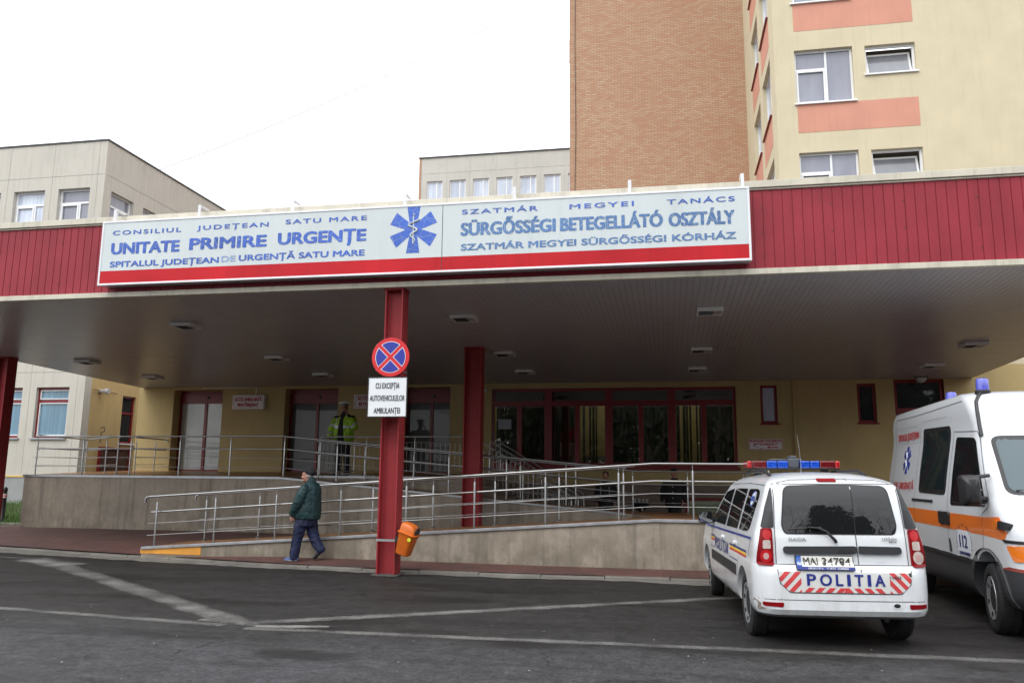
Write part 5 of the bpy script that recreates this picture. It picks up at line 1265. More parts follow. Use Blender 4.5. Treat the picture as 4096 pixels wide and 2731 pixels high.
tabA = [((2.03+(t[0]-2.03)*1.1) if t[0] > 2.03 else t[0],)+t[1:] for t in tabA]
zs = sorted(set([t[0] for t in tabA]+[.33, .40, .52, .66, .78, .86, 1.02, 1.2, 1.3, 1.38, 1.55, 1.75, 1.95, 2.14, 2.32, 2.45, 2.54, 2.6, 2.625, 2.65]))
cladg = pm('grey_cladding', (.045, .046, .05), .55, var=.12, vs=3, space='O', grime=.3)
bodyA, bvhA = body_mesh('body', tabA, zs, [car_white, cladg], bow_r=.03, bow_f=.10, arches=[(0, .36, .47, .5, 1.3), (-3.2, .36, .47, .5, 1.3)], parent=am,
    matfn=lambda c, n: 1 if c.z < .702 or (c.y**2+(c.z-.36)**2)**.5 < .46 or ((c.y+3.2)**2+(c.z-.36)**2)**.5 < .46 else 0)
A = Skin(bvhA, am, rear0=-6)
orange = pm('orange_stripe', (.74, .16, .012), .35, var=.04, space='O', coat=.5)
for s in (-1, 1):
    sd = 'left' if s < 0 else 'right'
    A.part('orange_stripe', sd, [(-4.55, .99), (-.03, .99), (-.03, 1.18), (-4.55, 1.18)], orange, .003, .006, .1)
    A.part('orange_stripe', sd, [(-.022, .99), (.55, .975), (.62, 1.06), (.42, 1.2), (-.022, 1.18)], orange, .003, .006, .1)
    m = MB(); A.shell(m, sd, rounded([(-2.74, 1.40), (-1.46, 1.385), (-1.46, 2.245), (-2.74, 2.275)], .09), .006, .014, .08); wo_ = m.build('side_window', black_p, am, local=True, smooth=30)
    A.part('pane', sd, rounded([(-2.67, 1.46), (-1.53, 1.45), (-1.53, 2.19), (-2.67, 2.21)], .05), m_glass('ambulance_glass', (.012, .019, .021), .02), .010, .004, .08, parent=wo_)
    fw_ = A.part('door_window', sd, rounded([(-1.22, 1.27), (.0, 1.29), (.02, 1.33), (-.52, 2.05), (-1.22, 2.09)], [.06, .03, .05, .08, .06]), gl_car, .006, .012, .08)
    m = MB()
    for ln in ([(-1.34, 2.18), (-1.35, 1.2), (-1.36, .33)], [(-1.30, 2.16), (-.5, 2.12), (.12, 1.36), (.10, 1.28), (-.06, 1.22), (-.07, .98), (-.13, .80)], [(-2.92, 2.3), (-2.95, .75)], [(-4.35, 2.5), (-2.95, 2.49), (-1.0, 2.51)], [(-4.35, 2.5), (-4.4, .75)]): A.strip(m, sd, ln, .009, .003)
    m.build('door_gap', seam_m, am, local=True)
    # pressed panel outlines on the rear side
    m = MB()
    for q in ([(-4.22, 2.36), (-3.05, 2.34)], [(-2.83, 2.38), (-1.6, 2.37)], [(-4.3, 1.95), (-4.3, 1.5)], [(-4.24, 2.12), (-3.02, 2.10)]): A.strip(m, sd, q, .012, .003)
    m.build('pressing', pm('pressing_shadow', (.42, .43, .45), .5), am, local=True)
    m = MB(); A.shell(m, sd, rounded([(-3.05, 1.28), (-2.98, 1.28), (-2.0, 1.28), (-2.0, 1.315), (-3.05, 1.315)], .008), .012, .018, .1); A.shell(m, sd, rounded([(-4.4, .70), (-.5, .70), (-.5, .665), (-4.4, .665)], .01), .02, .028, .12); m.build('rub_strip', trim_blk, am, local=True, smooth=30)
    for y in (-1.44, -1.66): A.part('door_handle', sd, rounded([(y, 1.19), (y+.2, 1.185), (y+.2, 1.03), (y+.02, 1.04)], .03), black_p, .03, .035, .05)
    A.part('fuel_flap', sd, rounded([(-1.33, .89), (-1.27, .85), (-1.25, .72), (-1.33, .715)], .03), cladg, .006, .01, .04)
    # wheel arch flare
    for y0 in (0, -3.2):
        m = MB()
        out = [(y0+.60*math.cos(R(a)), .36+.50*math.sin(R(a))) for a in range(-10, 191, 8)]; inn = [(y0+.475*math.cos(R(a)), .36+.465*math.sin(R(a))) for a in range(-10, 191, 8)]
        for (a, b, c, d) in zip(out, out[1:], inn[1:], inn): A.shell(m, sd, [d, c, b, a], .022, .03, .2)
        m.build('arch_flare', cladg, am, local=True, smooth=40)
    # mirror on its arm
    m = MB(); X = s*1.0; m.tube([(s*.93, .05, 1.36), (s*1.06, .10, 1.38)], .035, 8); m.tube([(s*.90, .02, 1.62), (s*1.06, .08, 1.60)], .02, 8)
    loft(m, [[(s*1.12+a, y, 1.46+b) for a, b in rounded([(-.095*k, -.165*k), (.095*k, -.165*k), (.105*k, .16*k), (-.085*k, .17*k)], .05*k, 4)] for y, k in ((.03, .9), (.05, 1), (.16, .97), (.22, .7), (.235, .3))]); m.build('mirror', black_p, am, local=True, smooth=40)
    A.part('side_indicator', sd, rounded([(.35, 1.16), (.5, 1.15), (.5, 1.09), (.35, 1.09)], .02), lens_org, .03, .035, .04); A.part('indicator_base', sd, rounded([(.47, 1.165), (.66, 1.14), (.66, 1.08), (.47, 1.08)], .02), black_p, .034, .04, .04)
    A.part('headlight', 'front', rounded([(s*.56, .94), (s*.93, .955), (s*.95, .80), (s*.60, .77)][::s], .03), lens_wht, .01, .016, .05)
    A.part('indicator', sd, rounded([(.60, .93), (.90, .94), (.93, .79), (.70, .785)], .03), lens_org, .012, .016, .05)
    A.part('lamp_brow', sd, rounded([(.50, .985), (.92, .985), (.92, .955), (.56, .955)], .012), black_p, .01, .014, .06)
    wheel(am, s*.865, 0, .35, .352, .21, s, steer=R(-6), spokes=6, rim_r=.64); wheel(am, s*.865, -3.2, .35, .352, .21, s, spokes=6, rim_r=.64)
    m = MB(); m.tube([A.hit('front', s*q, z, .012) for q, z in ((.80, 2.06), (.79, 2.2), (.77, 2.36), (.74, 2.47), (.67, 2.56), (.56, 2.61))], .022, 8); m.build('roof_seal', black_p, am, local=True, smooth=50)
sp = pm('ambulance_red', (.55, .03, .03), .4)
m = MB(); A.text(m, 'right', 'SPITALUL JUDEȚEAN', -4.2, 2.16, 1.22, .10, .006, .006); A.text(m, 'right', 'DE URGENȚĂ', -4.2, 1.435, 1.16, .10, .008, .006); m.build('side_lettering', sp, am, local=True)
m = MB(); A.text(m, 'right', '112', -.90, .81, .27, .135, .02, .007); A.text(m, 'right', 'SATU MARE', -.93, .725, .36, .034, .02, .006)
tx = 'SERVICIUL DE AMBULANȚĂ'
for i, ch in enumerate(tx):
    if ch == ' ': continue
    a = R(200-220*i/(len(tx)-1)); cy, cz = -.75+.25*math.cos(a), .87+.18*math.sin(a)
    ca, sa = math.cos(a-R(90)), math.sin(a-R(90)); put_text(m, ch, (0, 0, 0), (1, 0, 0), (0, 0, 1), h=.03, bold=.02, center=True, fn=lambda x, z: A.hit('right', cy+x*ca-z*sa, cz+x*sa+z*ca, .007))
m.build('door_lettering', pol_blue, am, local=True)
A.part('sticker_field', 'right', rounded([(-1.0, .75), (-.53, .75), (-.53, 1.0), (-1.0, 1.0)], .02), pm('field_white', (.7, .72, .75), .4), .0045, .006, .08)
em = A.part('emblem', 'right', [(-3.57+p.x, 1.86+p.y) for p in star_poly(.2, .056)], pol_blue, .006, .008, .1)
m = MB(); m.tube([A.hit('right', -3.57, 1.74+i*.03, .011) for i in range(9)], .006, 6); m.tube([A.hit('right', -3.57+.035*math.sin(i*.9), 1.75+i*.018, .013) for i in range(13)], .008, 6); m.build('serpent_staff', swhite, em, local=True)
ws = A.part('windscreen', 'front', rounded([(-.80, 1.45), (.80, 1.45), (.715, 2.03), (-.715, 2.03)], .08), m_glass('windscreen_glass', (.05, .075, .085), .03), .012, .016, .08)
m = MB(); A.shell(m, 'front', rounded([(-.835, 1.42), (.835, 1.42), (.745, 2.06), (-.745, 2.06)], .09), .006, .012, .08); m.build('windscreen_seal', black_p, am, local=True, smooth=30)
m = MB(); m.tube([A.hit('front', .62, 1.44, .03), A.hit('front', .2, 1.47, .03), A.hit('front', -.3, 1.49, .03)], .013, 6); m.tube([A.hit('front', .1, 1.46, .025), A.hit('front', .75, 1.46, .02)], .01, 6); m.build('wiper', black_p, am, local=True)
A.part('grille', 'front', rounded([(-.52, .95), (.52, .95), (.5, .78), (-.5, .78)], .03), black_p, .01, .016, .08)
m = MB(); A.strip(m, 'front', [(.62, 1.40), (.60, 1.2), (.52, .98)], .008); A.strip(m, 'front', [(-.62, 1.40), (-.60, 1.2), (-.52, .98)], .008); A.strip(m, 'front', [(-.52, .98), (.52, .98)], .008); m.build('bonnet_gap', seam_m, am, local=True)
bl = pm('beacon_violet_blue', (.10, .11, .52), .12, var=.25, vs=14, coat=1, space='O')
for x, y, z in ((.60, -.9, 2.6), (.50, -2.5, 2.6)):
    o = MB().lathe([(.085, -.04), (.085, .02), (.075, .03)], c=(x, y, z), n=20).build('beacon_base', black_p, am, local=True)
    MB().lathe([(.07, .03), (.072, .05), (.068, .14), (.06, .165), (.03, .175), (0, .176)], c=(x, y, z), n=20).build('beacon_lens', bl, o, local=True, smooth=40)
m = MB(); m.box(-.6, .6, -4.5, .6, .28, .45); m.build('underbody', black_p, am, local=True)
m = MB(); A.shell(m, 'right', [(.42, .695), (.92, .69), (.98, .715), (.6, .725)], .004, .006, .06); m.build('rust_patch', pm('rust_red', (.2, .03, .02), .8, var=.5, vs=50), am, local=True)
# ------------------------------------------------------------------ people: solids fused into one skin each
from mathutils import noise as mnoise
def fuse(mb, name, mats, parent, voxel=.012, it=3, matfn=None, factor=.5, fold=0.):
    me = mb.mesh(name, mats); o = bpy.data.objects.new(name, me); COL.objects.link(o)
    a = o.modifiers.new('r', 'REMESH'); a.mode = 'VOXEL'; a.voxel_size = voxel
    b = o.modifiers.new('s', 'SMOOTH'); b.factor = factor; b.iterations = it
    dg = bpy.context.evaluated_depsgraph_get(); nm = bpy.data.meshes.new_from_object(o.evaluated_get(dg)); o.modifiers.clear(); o.data = nm; nm.name = name; bpy.data.meshes.remove(me)
    nm.materials.clear()
    for m in (mats if isinstance(mats, (list, tuple)) else [mats]): nm.materials.append(m)
    if matfn:
        for p in nm.polygons: p.material_index = matfn(p.center, p.normal)
    else:
        for p in nm.polygons: p.material_index = 0
    if fold:                                                                    # creases hanging in the cloth
        ns = [v.normal.copy() for v in nm.vertices]
        for v, n in zip(nm.vertices, ns):
            p = v.co; q = mnoise.noise(Vector((p.x*11, p.y*11, p.z*5)))+.6*mnoise.noise(Vector((p.x*7+p.z*14, p.y*9, p.z*17))); v.co = p+n*fold*(1-2*abs(q))
    shade(nm, 180); o.parent = parent; return o
def ell(mb, c, rx, ry, rz, n=16, rot=None):
    """ellipsoid"""
    vs_ = []; f = []; k = n//2
    for i in range(k+1):
        t = math.pi*i/k
        for j in range(n):
            a = 2*math.pi*j/n; v = Vector((rx*math.sin(t)*math.cos(a), ry*math.sin(t)*math.sin(a), rz*math.cos(t)))
            if rot is not None: v = rot @ v
            vs_.append(Vector(c)+v)
    for i in range(k):
        for j in range(n): f.append((i*n+j, i*n+(j+1) % n, (i+1)*n+(j+1) % n, (i+1)*n+j))
    mb.add(vs_, f)
def limb(mb, pts, n=14):
    """tapered limb through (x, y, z, r) joints with round joints"""
    mb.tube([p[:3] for p in pts], [p[3] for p in pts], n)
    for p in pts: ell(mb, p[:3], p[3], p[3], p[3], 12)
def torso(mb, rings, n=24):
    """rings of (z, cx, cy, rx, ry)"""
    loft(mb, [[(cx+rx*math.cos(2*math.pi*j/n), cy+ry*math.sin(2*math.pi*j/n), z) for j in range(n)] for z, cx, cy, rx, ry in rings])
def head(mb, c, s=1., rot=None):
    """head looking along -y, centre of the skull at c"""
    c = Vector(c); rt_ = rot or Matrix.Identity(3); q = lambda x, y, z: c+rt_ @ Vector((x*s, y*s, z*s))
    E = lambda x, y, z, a, b, d: ell(mb, q(x, y, z), a*s, b*s, d*s, 16, rt_)
    E(0, .012, .03, .077, .096, .09); E(0, -.012, -.03, .066, .08, .085); E(0, -.045, -.085, .045, .045, .035)      # skull, face, chin
    E(0, -.097, -.028, .014, .022, .016); limb(mb, [(*q(0, -.083, .015), .009*s), (*q(0, -.104, -.026), .013*s)])      # nose
    E(0, -.086, .03, .05, .012, .010); E(0, -.084, -.062, .026, .012, .008); E(0, -.08, -.074, .022, .012, .008)       # brow, lips
    for e in (-1, 1):
        E(e*.078, .012, -.015, .010, .022, .034); E(e*.04, -.06, -.035, .026, .03, .03)                                # ears, cheeks
        E(e*.031, -.079, .006, .013, .010, .008)
def hand(mb, w, d, up, s=1., curl=.5):
    """hand from wrist w, fingers along d, back of the hand towards up"""
    w = Vector(w); d = Vector(d).normalized(); up = Vector(up); up = (up-d*up.dot(d)).normalized(); sd = d.cross(up)
    palm = w+d*.05*s; rot = Matrix((sd, d, up)).transposed(); ell(mb, palm, .040*s, .052*s, .017*s, 14, rot)
    for i, (off, ln) in enumerate(((-.028, .068), (-.010, .078), (.009, .073), (.027, .058))):
        b = w+d*.088*s+sd*off*s; m1 = b+(d*(1-.3*curl)-up*.55*curl)*ln*.42*s; m2 = m1+(d*(1-.9*curl)-up*1.0*curl).normalized()*ln*.36*s; m3 = m2+(d*(1-1.5*curl)-up*1.1*curl).normalized()*ln*.3*s
        limb(mb, [(*b, .0095*s), (*m1, .009*s), (*m2, .0082*s), (*m3, .007*s)], 8)
    b = w+d*.03*s-sd*.032*s; m1 = b+(d*.6-sd*.7-up*.3*curl).normalized()*.035*s; m2 = m1+(d*.9-sd*.15-up*.5*curl).normalized()*.03*s; limb(mb, [(*b, .013*s), (*m1, .0105*s), (*m2, .009*s)], 8)
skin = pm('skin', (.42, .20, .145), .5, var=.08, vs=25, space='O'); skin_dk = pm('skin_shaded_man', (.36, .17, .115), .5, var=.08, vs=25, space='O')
black_cloth = pm('black_cloth', (.010, .010, .012), .85, var=.3, vs=30, space='O', bump=.2, bs=200); hair_grey = pm('grey_hair', (.30, .29, .28), .7, var=.25, vs=90, space='O')
hair_dark = pm('dark_hair', (.012, .009, .008), .6, var=.3, vs=60, space='O')
def cloth(name, col, sheen=.8):
    k = NT(name); p = k.pos('O'); n = k.noise(k.scaled(p, 1, 1, .6), 9, 4, .6); c = k.mix(k.rng(n, .35, .65, 0, 1), tuple(x*.65 for x in col), tuple(x*1.2 for x in col)); k.l(c, k.b.inputs['Base Color']); k.b.inputs['Roughness'].default_value = sheen
    k.bump(k.noise(k.scaled(p, 1, 1, .5), 16, 3, .5), .7, .03); return k.m
green_cloth = cloth('dark_green_jacket', (.005, .032, .036), .6); blue_cloth = cloth('navy_track_trousers', (.009, .015, .058), .7); navy = cloth('black_coat', (.008, .008, .011)); hivis = cloth('hi_vis_yellow', (.27, .48, .015), .6); grey_refl = pm('reflective_tape', (.42, .42, .46), .35, metal=.3, space='O')
shoe_b = pm('blue_shoe', (.06, .10, .26), .6, var=.2, vs=30, space='O'); shoe_k = pm('dark_shoe', (.012, .012, .016), .5, var=.2, space='O')
def shoe(mb, heel, toe, up=(0, 0, 1), w=.045, h=.05):
    heel = Vector(heel); toe = Vector(toe); d = (toe-heel); L = d.length; d.normalize(); up = Vector(up); up = (up-d*up.dot(d)).normalized(); sd = d.cross(up); rot = Matrix((sd, d, up)).transposed()
    ell(mb, heel+d*.05+up*h*.9, w*.82, .06, h, 14, rot); ell(mb, heel+d*L*.5+up*h*.62, w*.92, L*.42, h*.72, 14, rot); ell(mb, toe-d*.07+up*h*.5, w, .078, h*.6, 14, rot)
    ell(mb, heel+d*L*.48+up*.012, w*.95, L*.5, .014, 14, rot)

# --- old man walking to the left; he faces -x, y = 0 is his midline
pz_ = pav_z(-6.3, 13.68)
mn = thing('person', 'old man in a black cap, dark green jacket and navy trousers walking left', 'person', (-6.31, 13.68, pz_), rz=R(-6))
H = Matrix.Rotation(R(-78), 3, 'Z')          # -y face turned to -x, a little towards the street
m = MB()
head(m, (.025, 0, 1.475), 1.0, H); limb(m, [(.055, 0, 1.42, .06), (.11, 0, 1.33, .062)])
torso(m, [(.70, .05, 0, .12, .15), (.9, .05, 0, .17, .17), (1.15, .07, 0, .15, .18), (1.28, .1, 0, .10, .17), (1.34, .1, 0, .06, .09)])
limb(m, [(.08, -.2, 1.25, .055), (-.02, -.235, .99, .048), (-.115, -.19, .80, .036)]); limb(m, [(.08, .2, 1.25, .055), (.05, .235, .99, .048), (-.06, .2, .80, .036)])
hand(m, (-.125, -.185, .79), (-.35, .15, -1), (-.3, -1, .1), 1.0, .7); hand(m, (-.07, .2, .79), (-.4, -.1, -1), (-.3, 1, .1), 1.0, .7)
limb(m, [(.03, -.085, .72, .08), (-.075, -.085, .40, .055), (-.115, -.085, .09, .04)]); limb(m, [(.05, .085, .72, .08), (.165, .085, .385, .055), (.31, .085, .17, .04)])
fuse(m, 'body', skin, mn, .0065, 2)
m = MB()
torso(m, [(.715, .055, 0, .222, .215), (.735, .05, 0, .235, .225), (.79, .045, 0, .245, .24), (.92, .04, 0, .25, .245), (1.06, .05, 0, .235, .24), (1.18, .075, 0, .205, .23), (1.26, .1, 0, .165, .21), (1.315, .115, 0, .12, .15), (1.355, .115, 0, .085, .1)])
for s in (-1, 1):
    dx = 0 if s < 0 else .06
    limb(m, [(.09, s*.2, 1.235, .085), (.055, s*.235, 1.12, .088), (.005+dx*.5, s*.255, .99, .082), (-.05+dx, s*.235, .90, .078), (-.10+dx, s*.2, .825, .07), (-.118+dx, s*.19, .80, .05)])
fuse(m, 'jacket', green_cloth, mn, .011, 3, fold=.007)
m = MB(); limb(m, [(.115, 0, 1.345, .082), (.10, 0, 1.375, .078)]); fuse(m, 'collar', pm('collar_green', (.008, .026, .03), .8), mn, .012, 2)
m = MB()
torso(m, [(.60, .045, 0, .165, .19), (.68, .05, 0, .18, .20), (.78, .05, 0, .18, .20)])
limb(m, [(.02, -.09, .70, .115), (-.03, -.09, .55, .108), (-.07, -.088, .38, .088), (-.09, -.088, .24, .082), (-.105, -.088, .13, .082), (-.11, -.088, .085, .078)])
limb(m, [(.07, .09, .70, .115), (.115, .09, .55, .105), (.165, .09, .39, .09), (.235, .088, .28, .082), (.30, .088, .205, .075)])
fuse(m, 'trousers', blue_cloth, mn, .011, 3, fold=.008)
m = MB(); m.tube([(.01, -.20, .70), (-.06, -.196, .54), (-.105, -.176, .38), (-.13, -.168, .24), (-.15, -.165, .1)], .007, 6); m.build('trouser_piping', black_cloth, mn, local=True, smooth=50)
m = MB(); shoe(m, (-.035, -.085, 0), (-.30, -.095, 0)); fuse(m, 'shoe', [shoe_b, pm('shoe_sole', (.45, .45, .47), .6)], mn, .007, 2, matfn=lambda c, n: 1 if c.z < .018 else 0)
m = MB(); shoe(m, (.375, .085, .205), (.195, .085, .015), up=(-.75, 0, .65)); fuse(m, 'shoe', shoe_k, mn, .007, 2)
m = MB()
for dx, dz, a, b, c in ((.045, .085, .105, .092, .05), (.06, .06, .11, .097, .05), (.10, .045, .085, .09, .06), (.075, .03, .09, .095, .04)): ell(m, (.02+dx*.75, .003, 1.475+dz), a, b, c, 18)
ell(m, (-.075, -.01, 1.548), .065, .07, .012, 16); fuse(m, 'cap', black_cloth, mn, .008, 3)
m = MB(); ell(m, (.06, 0, 1.47), .068, .083, .065, 16); fuse(m, 'hair', hair_grey, mn, .008, 2)
m = MB()
def hd(x, y, z): return Vector((.025, 0, 1.475))+H @ Vector((x, y, z))
for e in (-1, 1):
    m.tube([hd(e*.034+.024*math.cos(R(a)), -.098, .003+.02*math.sin(R(a))) for a in range(0, 361, 24)], .0022, 5); m.tube([hd(e*.058, -.096, .008), hd(e*.082, -.03, .004), hd(e*.083, .02, -.002)], .002, 5)
m.tube([hd(-.012, -.1, .008), hd(.012, -.1, .008)], .002, 5); go = m.build('glasses', black_p, mn, local=True)
m = MB()
for e in (-1, 1): m.add([hd(e*.034+.022*math.cos(R(a)), -.0985, .003+.018*math.sin(R(a))) for a in range(0, 360, 30)], [tuple(range(12))])
m.build('lens', pm('amber_lens', (.20, .11, .03), .1), go, local=True)

# --- policeman on the platform, facing the street, phone at his left ear (picture right)
pl_ = thing('person', 'man in a white peaked cap and open yellow hi-vis jacket phoning on the platform', 'person', (-8.72, 21.15, plat_z(21.15)), rz=R(-8))
pl_.scale = (1.1, 1.1, 1.055)
m = MB(); head(m, (0, -.02, 1.735), 1.02); limb(m, [(0, 0, 1.64, .062), (0, .01, 1.55, .066)])
torso(m, [(.95, 0, 0, .16, .12), (1.2, 0, 0, .18, .14), (1.42, 0, .01, .19, .12), (1.55, 0, .01, .08, .07)])
limb(m, [(-.22, .01, 1.45, .055), (-.32, -.02, 1.2, .045), (-.30, -.12, 1.0, .036)]); hand(m, (-.30, -.13, .985), (.1, -.3, -1), (-1, 0, 0), 1.05, .6)
limb(m, [(.22, .01, 1.45, .055), (.33, -.1, 1.24, .045), (.15, -.13, 1.56, .036)]); hand(m, (.145, -.125, 1.58), (-.25, .25, 1), (1, -.2, 0), 1.05, .8)
limb(m, [(-.1, 0, .92, .09), (-.115, -.01, .5, .06), (-.12, .02, .1, .045)]); limb(m, [(.1, 0, .92, .09), (.115, -.01, .5, .06), (.12, .02, .1, .045)])
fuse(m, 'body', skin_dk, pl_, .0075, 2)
m = MB(); torso(m, [(.80, 0, 0, .15, .115), (.95, 0, 0, .185, .13), (1.15, 0, -.01, .20, .15), (1.35, 0, 0, .20, .145), (1.48, 0, .01, .16, .11), (1.58, 0, .0, .085, .085), (1.63, 0, -.005, .075, .08)])
fuse(m, 'sweater', black_cloth, pl_, .012, 2)
m = MB()
torso(m, [(.87, 0, .015, .255, .155), (.91, 0, .012, .275, .17), (1.1, 0, .01, .275, .18), (1.3, 0, .01, .265, .175), (1.44, 0, .015, .235, .145), (1.52, 0, .02, .15, .10)])
limb(m, [(-.225, .01, 1.44, .095), (-.30, 0, 1.3, .095), (-.35, -.02, 1.16, .09), (-.335, -.08, 1.06, .085), (-.31, -.12, 1.0, .065)])
limb(m, [(.225, .01, 1.44, .095), (.30, -.05, 1.31, .095), (.36, -.11, 1.23, .09), (.30, -.12, 1.33, .085), (.20, -.13, 1.47, .07), (.175, -.13, 1.51, .058)])
def jk(c, n):
    open_ = c.y < -.02 and abs(c.x-.012*(c.z-1.2)) < .045+.12*max(0, (1.5-c.z))*.75*(1 if c.z < 1.47 else .5) and c.z < 1.54
    if open_ and abs(c.x) < .125 and n.y < .1: return 1
    if c.z > 1.475 and abs(c.x) > .09 and c.x < .3 and n.z > .25: return 1
    if .95 < c.z < 1.005 and abs(c.x) < .28 and c.y > -.25 and not (c.x < -.25): return 2
    if 1.20 < c.z < 1.26 and abs(c.x) < .255: return 2
    if c.x < -.24 and (1.255 < c.z+.12*(c.x+.3) < 1.315 or 1.06 < c.z+.12*(c.x+.3) < 1.115): return 2
    if c.x > .27 and abs((c.x-.36)*.8-(c.z-1.27)*.6+.0) < .028: return 2
    if -.185 < c.x < -.14 and 1.2 < c.z < 1.5 and c.y < 0: return 2
    return 0
fuse(m, 'hi_vis_jacket', [hivis, black_cloth, grey_refl], pl_, .010, 3, matfn=jk, fold=.008)
m = MB(); torso(m, [(.78, 0, 0, .17, .125), (.9, 0, 0, .185, .135), (.96, 0, 0, .18, .13)])
limb(m, [(-.09, 0, .86, .115), (-.115, -.01, .5, .088), (-.125, .01, .2, .085), (-.125, .01, .06, .085)]); limb(m, [(.09, 0, .86, .115), (.115, -.01, .5, .088), (.125, .01, .2, .085), (.125, .01, .06, .085)]); fuse(m, 'trousers', navy, pl_, .012, 3)
for s in (-1, 1): m = MB(); shoe(m, (s*.12, .08, 0), (s*.15, -.2, 0)); fuse(m, 'shoe', shoe_k, pl_, .009, 2)
m = MB()
torso(m, [(1.80, 0, -.02, .092, .107), (1.825, 0, -.02, .1, .115), (1.845, 0, -.022, .142, .15), (1.87, 0, -.025, .14, .148), (1.895, 0, -.01, .10, .11), (1.905, 0, 0, .04, .05)]); fuse(m, 'peaked_cap', [swhite, black_cloth], pl_, .009, 2, matfn=lambda c, n: 1 if c.z < 1.826 else 0)
m = MB(); ell(m, (0, -.125, 1.797), .075, .055, .009, 16); m.build('cap_peak', swhite, pl_, local=True, smooth=50)
m = MB(); m.obox((.098, -.06, 1.70), (.006, 0, 0), (0, .022, .012), (0, -.03, .055)); m.build('phone', black_p, pl_, local=True)

# --- two people waiting in the shade on the lower ground
def waiting(label, loc, rz, hgt, coat, hat, skn, wide=1.0, hairm=None, buttons=False):
    t = thing('person', label, 'person', loc, rz=rz); k = hgt/1.70
    m = MB(); S3 = lambda *p: tuple(q*k for q in p)
    head(m, S3(0, -.02, 1.57), k); limb(m, [S3(0, 0, 1.48, .055), S3(0, .01, 1.40, .06)])
    torso(m, [S3(.8, 0, 0, .15, .11), S3(1.1, 0, 0, .16, .12), S3(1.3, 0, .01, .17, .11), S3(1.41, 0, .01, .07, .07)])
    for s in (-1, 1):
        limb(m, [S3(s*.2, .01, 1.32, .05), S3(s*.27, .0, 1.06, .042), S3(s*.26, -.05, .83, .034)]); hand(m, S3(s*.262, -.055, .815), (0, -.15, -1), (s, 0, 0), k, .5)
        limb(m, [S3(s*.09, 0, .82, .085), S3(s*.1, -.01, .45, .055), S3(s*.1, .02, .08, .04)])
    fuse(m, 'body', skn, t, .0085, 2)
    m = MB(); w = wide
    torso(m, [S3(.62, 0, 0, .21*w, .15), S3(.8, 0, 0, .22*w, .165), S3(1.0, 0, -.01, .225*w, .175), S3(1.2, 0, 0, .22*w, .16), S3(1.31, 0, .01, .19*w, .125), S3(1.39, 0, .015, .11, .085), S3(1.43, 0, .01, .075, .075)])
    for s in (-1, 1): limb(m, [S3(s*.2*w, .01, 1.3, .08), S3(s*.265*w, .0, 1.06, .075), S3(s*.26*w, -.045, .86, .065)])
    fuse(m, 'coat', coat, t, .013, 3)
    m = MB(); torso(m, [S3(.5, 0, 0, .16, .13), S3(.8, 0, 0, .17, .13)])
    for s in (-1, 1): limb(m, [S3(s*.085, 0, .72, .1), S3(s*.1, -.01, .42, .08), S3(s*.1, .01, .08, .075)])
    fuse(m, 'trousers', navy, t, .013, 2)
    for s in (-1, 1): m = MB(); shoe(m, S3(s*.1, .08, 0), S3(s*.12, -.17, 0)); fuse(m, 'shoe', shoe_k, t, .01, 2)
    m = MB()
    if hat: torso(m, [S3(1.605, 0, -.01, .085, .103), S3(1.63, 0, -.01, .095, .113), S3(1.665, 0, -.005, .097, .11), S3(1.69, 0, .0, .06, .07)]); ell(m, S3(0, -.12, 1.61), .065, .05, .01, 14); fuse(m, 'cap', black_cloth, t, .009, 2)
    else:
        for q in ((0, .02, 1.635, .088, .1, .07), (0, .045, 1.57, .088, .075, .09), (-.03, -.03, 1.665, .06, .06, .035), (.06, 0, 1.62, .035, .06, .06), (-.06, 0, 1.62, .035, .06, .06)): ell(m, S3(*q[:3]), *S3(*q[3:]), 14)
        fuse(m, 'hair', hairm, t, .009, 2)
    if buttons:
        for z in (1.2, 1.05, .9, .77): m = MB(); m.lathe([(0, -.006), (.011, -.005), (.011, .004)], c=S3(.03, -.185, z), axis='y', n=10); m.build('button', swhite, t, local=True)
    else:
        m = MB()
        for x in (-.12, .12): m.tube([S3(x, -.155, 1.25), S3(x*1.1, -.178, 1.0)], .006, 6)
        m.build('coat_piping', grey_refl, t, local=True)
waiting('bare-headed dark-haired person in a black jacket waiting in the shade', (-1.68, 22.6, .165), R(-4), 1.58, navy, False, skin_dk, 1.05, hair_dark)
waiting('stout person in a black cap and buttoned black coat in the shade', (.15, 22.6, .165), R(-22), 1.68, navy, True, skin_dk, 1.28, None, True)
t = thing('ashtray_stand', 'low dark stand topped with a pale stack of cups between the two waiting people', 'stand', (-.76, 23.2, .165))
m = MB(); m.lathe([(.16, 0), (.16, .03), (.05, .05), (.05, .5), (.2, .62), (.23, .72), (.22, .74), (0, .70)], n=20); m.build('pedestal', black_p, t, local=True, smooth=40)
cup = pm('pale_cup', (.40, .38, .34), .5)
for x, y, z in ((-.16, 0, .735), (-.05, .03, .735), (.06, .02, .735), (.17, 0, .735), (-.02, -.12, .62), (.04, -.16, .52)): MB().lathe([(.028, 0), (.04, .11), (.037, .11), (.026, .01)], c=(x, y, z), n=12).build('cup', cup, t, local=True)

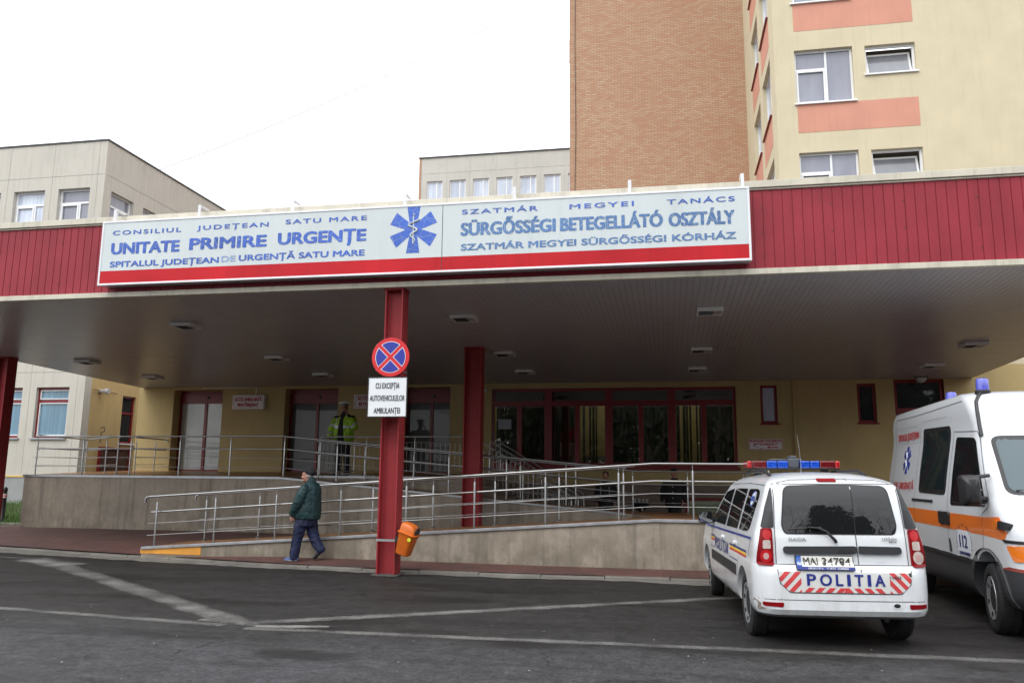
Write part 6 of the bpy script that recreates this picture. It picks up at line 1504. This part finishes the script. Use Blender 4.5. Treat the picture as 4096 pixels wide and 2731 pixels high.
# ------------------------------------------------------------------ across the street, behind the viewer: seen in the glass; evergreens added round it block low skylight
bark = pm('bark', (.045, .038, .03), .9, var=.3, vs=6)
def tree_meshes(seed, h):
    rg = random.Random(seed); tk = MB(); cr = MB()
    def grow(p, d, L, r, dep):
        n = 3; pts = [p]; rs = [r]
        for i in range(n):
            d = (d+Vector((rg.uniform(-.18, .18), rg.uniform(-.18, .18), rg.uniform(-.05, .14)))).normalized(); p = p+d*L/n; pts.append(p); rs.append(max(.004, r*(1-.42*(i+1)/n)))
        (tk if dep == 0 else cr).tube(pts, rs, 6 if dep < 2 else 3, cap=False)
        if dep >= 6: return
        for i in range(rg.choice((2, 3, 3)) if dep else 4):
            k = pts[rg.choice((2, 3, 3))] if dep else pts[rg.choice((2, 3))]; a = rg.uniform(0, 6.28); sp = rg.uniform(.4, .95); u = d.orthogonal().normalized(); v = d.cross(u)
            grow(k, (d+(u*math.cos(a)+v*math.sin(a))*sp).normalized(), L*rg.uniform(.6, .82), rs[-1]*rg.uniform(.6, .8), dep+1)
    grow(Vector(), Vector((0, 0, 1)), h*.30, h*.02, 0)
    return tk.mesh('trunk', bark), cr.mesh('crown', bark)
TM = [tree_meshes(s, 12) for s in (3, 14, 29)]
lab = 'bare winter tree across the street, seen only mirrored in the car glass'
for i, (x, y, k, q) in enumerate(((-34, -15, 0, 1.1), (-24, -19, 1, 1.2), (-15, -16, 2, 1.15), (-8, -20, 0, 1.25), (-1.5, -16, 1, 1.1), (4, -19, 2, 1.25), (9.5, -15, 0, 1.15), (16, -20, 1, 1.2), (24, -17, 2, 1.1), (33, -20, 0, 1.2))):
    t = thing('bare_tree', lab, 'tree', (x, y, 0), rz=i*1.3, group='bare trees across the street'); t.scale = (q, q, q)
    for nm, me in zip(('trunk', 'crown'), TM[k]): o = bpy.data.objects.new(nm, me); COL.objects.link(o); o.parent = t
rg = random.Random(9); leaf = MB()
lobes = [(Vector((rg.uniform(-2.6, 2.6), rg.uniform(-1.5, 1.5), rg.uniform(1.2, 6.6))), rg.uniform(.9, 1.9)) for _ in range(17)]
for i in range(5200):
    q, r = rg.choice(lobes); c = q+Vector((rg.gauss(0, 1), rg.gauss(0, 1), rg.gauss(0, 1))).normalized()*r*rg.uniform(.55, 1.05); c.z = max(.1, c.z); u = Vector((rg.uniform(-1, 1), rg.uniform(-1, 1), rg.uniform(-1, 1))).normalized(); v = u.orthogonal().normalized(); s = rg.uniform(.12, .3)
    leaf.add([c-u*s, c+v*s*.5, c+u*s, c-v*s*.5], [(0, 1, 2, 3)])
lm = leaf.mesh('crown', pm('evergreen_leaf', (.022, .038, .018), .8, var=.4, vs=2)); tm_ = MB().lathe([(.22, 0), (.16, 3), (.03, 6)], n=8).mesh('trunk', bark)
for i, (x, y, q) in enumerate(((-13.5, -27, .8), (-11.5, -26, .85), (-8, -28, .9), (-4, -27, .85), (0, -26, .8), (4, -27, .9), (8, -26, .8), (12.5, -25, 1.1), (16.5, -27, .9), (21, -27, .85), (26, -26, .9), (31, -27, .85), (37, -25, .9), (42, -18, .9), (44, -9, .95), (45, -1, .9), (46, 6, .95), (47, 13, .9), (-52, 3, .6), (-53, 12, .6))):  # unseen belt, made taller and carried round both sides to block low skylight
    t = thing('unseen_evergreen', 'unseen dark evergreen tree from a belt mirrored in glass and enlarged to block skylight', 'tree', (x, y, 0), rz=i*1.1, group='unseen evergreen belt round the street, extended to block skylight'); t.scale = (q*1.25, q*1.25, q*1.9)
    for nm, me in (('trunk', tm_), ('crown', lm)): o = bpy.data.objects.new(nm, me); COL.objects.link(o); o.parent = t
